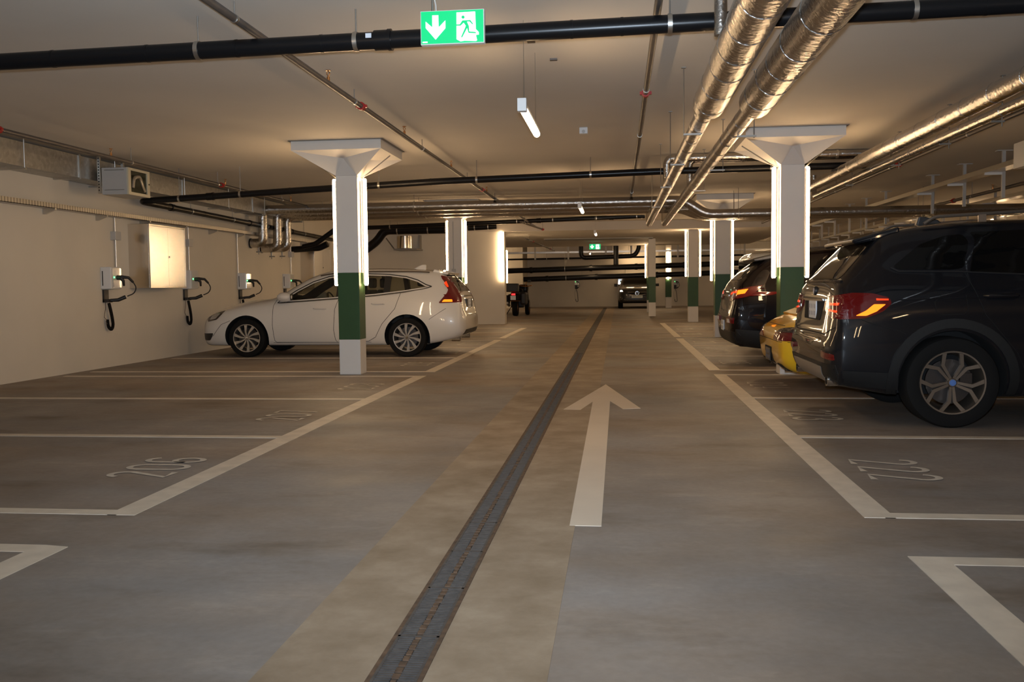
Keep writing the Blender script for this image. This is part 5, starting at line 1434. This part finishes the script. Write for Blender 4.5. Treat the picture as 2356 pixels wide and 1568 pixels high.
# ================================================================== distant black car facing the camera
GL = [(r[0]*.94,)+tuple(v*.975 for v in r[1:]) for r in X3]
gl = Car('suv', 'black parked car facing the camera at the far end of the aisle', (.875, 49.55, 0), -PI/2, GL, mat('black car paint', (.008, .008, .009), .3, coat=1), [(.95, .34, 0), (3.64, .34, 0)], .40)
GLN = GL[-1][0]
for sg in (-1, 1):
    for xw in (.95, 3.64): wheel(gl, xw, sg*.90, .34, .23, .23, sg, 'five')
    hl = gl.patch('head_lamp', [(sg*.82, .80), (sg*.80, .90), (sg*.70, .88), (sg*.54, .77), (sg*.60, .74)], M_SMOKE, 'front', off=.01, res=.06)
    gl.patch('lamp_lens', [(sg*.80, .80), (sg*.79, .87), (sg*.70, .87), (sg*.66, .80)], mat('emissive head lamp lens', (1, 1, 1), .3, emis=(1, .9, .8), es=2.5), 'front', off=.02, res=.06, parent=hl, label='bright head lamp reflector')  # the lens material emits by itself
    gl.line('fog_ring', [(sg*(.74+.055*math.cos(a*PI/6)), .50+.055*math.sin(a*PI/6)) for a in range(13)], M_CHROME, .008, 'front', off=.01)
    m = MB().add([(2.9, sg*.93, 1.05), (2.9, sg*1.10, 1.05), (2.9, sg*1.10, 1.20), (2.9, sg*.93, 1.20), (3.02, sg*.95, 1.07), (3.02, sg*1.07, 1.07), (3.02, sg*1.07, 1.17), (3.02, sg*.95, 1.17)], [(0, 1, 2, 3), (4, 7, 6, 5), (0, 4, 5, 1), (1, 5, 6, 2), (2, 6, 7, 3), (3, 7, 4, 0)])
    obj('mirror', m, M_BLKPL, gl.t, bevel=.02)
gl.patch('windscreen', [(-.66, 1.10), (.66, 1.10), (.60, 1.38), (.52, 1.54), (-.52, 1.54), (-.60, 1.38)], M_TINT, 'front', off=.004, res=.1)
gr = gl.patch('grille', [(-.44, .78), (.44, .78), (.38, .68), (.2, .65), (-.2, .65), (-.38, .68)], M_CAVITY, 'front', off=.006, res=.06)
gl.line('grille_bar', [(-.44, .775), (-.1, .775)], M_CHROME, .014, 'front', off=.014, parent=gr)
gl.line('grille_bar', [(.1, .775), (.44, .775)], M_CHROME, .014, 'front', off=.014, parent=gr)
gl.line('grille_bar', [(-.40, .69), (-.2, .655), (.2, .655), (.40, .69)], M_CHROME, .014, 'front', off=.014, parent=gr)
em = obj('emblem', MB().tube([(GLN+.03, .085*math.cos(a), .735+.085*math.sin(a)) for a in [2*PI*i/24 for i in range(25)]], .011, 6), M_CHROME, gl.t, smooth=True, label='round chrome grille badge')
obj('emblem_star', MB().tube([(GLN+.03, 0, .735), (GLN+.03, 0, .82)], .009, 6).tube([(GLN+.03, 0, .735), (GLN+.03, .074, .693)], .009, 6).tube([(GLN+.03, 0, .735), (GLN+.03, -.074, .693)], .009, 6), M_CHROME, em)
plate(gl, GLN+.02, 0, .565, .52, .12, 1, blocks=1, m=mat('cream plate', (.86, .88, .76), .4))
gl.line('lower_trim', [(-.30, .56), (-.5, .54), (-.62, .42), (-.40, .40), (.40, .40), (.62, .42), (.5, .54), (.30, .56)], M_CHROME, .010, 'front', off=.008)

# ================================================================== light-roofed van behind the right pillar
VN = [
 (0.00, .45,.80, .70,.88, .95,.88, 1.10,.84, 1.55,.76, 1.60),
 (0.06, .35,.86, .70,.94, .95,.93, 1.12,.90, 1.58,.82, 1.66),
 (0.30, .30,.88, .70,.96, .95,.95, 1.12,.92, 1.60,.84, 1.69),
 (3.20, .30,.88, .70,.96, .95,.95, 1.12,.92, 1.60,.84, 1.70),
 (3.60, .30,.88, .70,.96, .95,.95, 1.10,.92, 1.50,.80, 1.60),
 (4.20, .30,.86, .70,.95, .92,.92, 1.02,.86, 1.08,.70, 1.12),
 (4.75, .34,.74, .62,.82, .82,.80, .88,.70, .92,.5, .94)]
van = Car('van', 'dark van with a pale roof behind the right pillar', (2.15, 16.5, 0), 0, VN, mat('beige white paint', (.62, .59, .52), .35, coat=1), [(.95, .33, 0), (3.9, .33, 0)], .40)
for sg in (-1, 1):
    for xw in (.95, 3.9): wheel(van, xw, sg*.93, .33, .22, .22, sg, 'five')
    van.patch('window_glass', [(.12, 1.14), (3.5, 1.14), (3.3, 1.54), (.16, 1.54)], M_TINT, 'side', sg, off=.004, res=.15, round_=.04)
    van.patch('lower_panel', [(.02, .42), (.5, .42), (.5, 1.10), (.02, 1.10)], M_BLACKCAR, 'side', sg, off=.004, res=.15)
van.patch('rear_window', [(-.78, 1.12), (.78, 1.12), (.74, 1.54), (-.74, 1.54)], M_TINT, 'rear', off=.004, res=.12, round_=.05)
van.patch('tailgate', [(-.86, .50), (.86, .50), (.86, 1.08), (-.86, 1.08)], M_BLACKCAR, 'rear', off=.004, res=.12)

# ================================================================== motorbike seen from behind
mt = thing('motorbike', 'black motorbike with a top box seen from behind beside the pale end wall', 'motorbike', (-3.92, 35.6, 0), .0)
def bw(x, y, R, w, lean=0, rzz=0):
    return MB().lathe([(R*.78, -w/2), (R*.93, -w*.5), (R, -w*.2), (R, w*.2), (R*.93, w*.5), (R*.78, w/2)], 'X', (x, y, R), 36, close=True)
rw = obj('rear_wheel', bw(0, 0, .33, .20), M_RUBBER, mt, smooth=True)
obj('rim', MB().lathe([(.25, -.07), (.26, -.07), (.26, .07), (.25, .07)], 'X', (0, 0, .33), 30, close=True).lathe([(.02, -.08), (.07, -.08), (.07, .08), (.02, .08)], 'X', (0, 0, .33), 16, close=True), M_BRASS, rw)
fw_ = obj('front_wheel', bw(.33, 1.35, .31, .15), M_RUBBER, mt, smooth=True)
obj('rim', MB().lathe([(.23, -.05), (.24, -.05), (.24, .05), (.23, .05)], 'X', (.33, 1.35, .31), 30, close=True), M_BRASS, fw_)
obj('engine', MB().box((-.24, .45, .30), (.27, .95, .75)), M_BLKPL, mt, bevel=.06)
obj('fuel_tank', MB().box((-.20, .45, .78), (.24, .95, 1.05)), M_BLACKCAR, mt, bevel=.09)
obj('seat', MB().box((-.15, -.25, .82), (.15, .50, .92)), M_SEAT, mt, bevel=.04)
obj('tail_fairing', MB().box((-.26, -.42, .56), (.24, -.05, .84)), M_BLACKCAR, mt, bevel=.07)
obj('top_box', MB().box((-.36, -.52, .92), (.16, -.08, 1.24)), M_BLKPL, mt, bevel=.04)
obj('side_case', MB().box((.20, -.30, .42), (.46, .20, .92)), M_BLKPL, mt, bevel=.08)
obj('side_case', MB().box((-.46, -.30, .42), (-.22, .20, .80)), M_BLKPL, mt, bevel=.08)
obj('tail_light', MB().box((-.10, -.44, .80), (.04, -.42, .86)), mat('red bike lamp', (.8, .02, .02), .3, emis=(1, .02, .02), es=3), mt)
p_ = obj('number_plate', MB().box((-.14, -.45, .62), (.06, -.435, .78)), M_PLATE, mt)
obj('handlebar', MB().tube([(-.32, .85, 1.10), (0, 1.0, 1.16), (.32, .95, 1.12), (.56, .80, 1.16)], .018, 8).tube([(.30, .88, 1.12), (.34, .9, 1.28), (.42, .88, 1.32)], .010, 6), M_BRASS, mt, smooth=True)
obj('mirror', MB().box((.38, .86, 1.28), (.52, .90, 1.37)), M_BLKPL, mt, bevel=.02)
obj('headlight_fairing', MB().box((.0, 1.0, .88), (.38, 1.35, 1.20)), M_BLACKCAR, mt, bevel=.08)
obj('crash_bar', MB().tube([(.24, .5, .60), (.34, .35, .78), (.42, .3, .82)], .014, 6).tube([(-.16, -.44, .58), (.24, -.40, .58)], .010, 6), M_BRASS, mt, smooth=True)
obj('exhaust', MB().tube([(-.28, -.35, .50), (-.28, .3, .40)], .05, 12), M_DARKZINC, mt, smooth=True)
obj('side_stand', MB().tube([(-.2, .35, .35), (-.42, .40, .01)], .014, 6), M_BLKPL, mt)
obj('fork', MB().tube([(.27, 1.35, .31), (.22, 1.05, .95)], .025, 8).tube([(.41, 1.35, .31), (.36, 1.05, .95)], .025, 8), M_DARKZINC, mt, smooth=True)
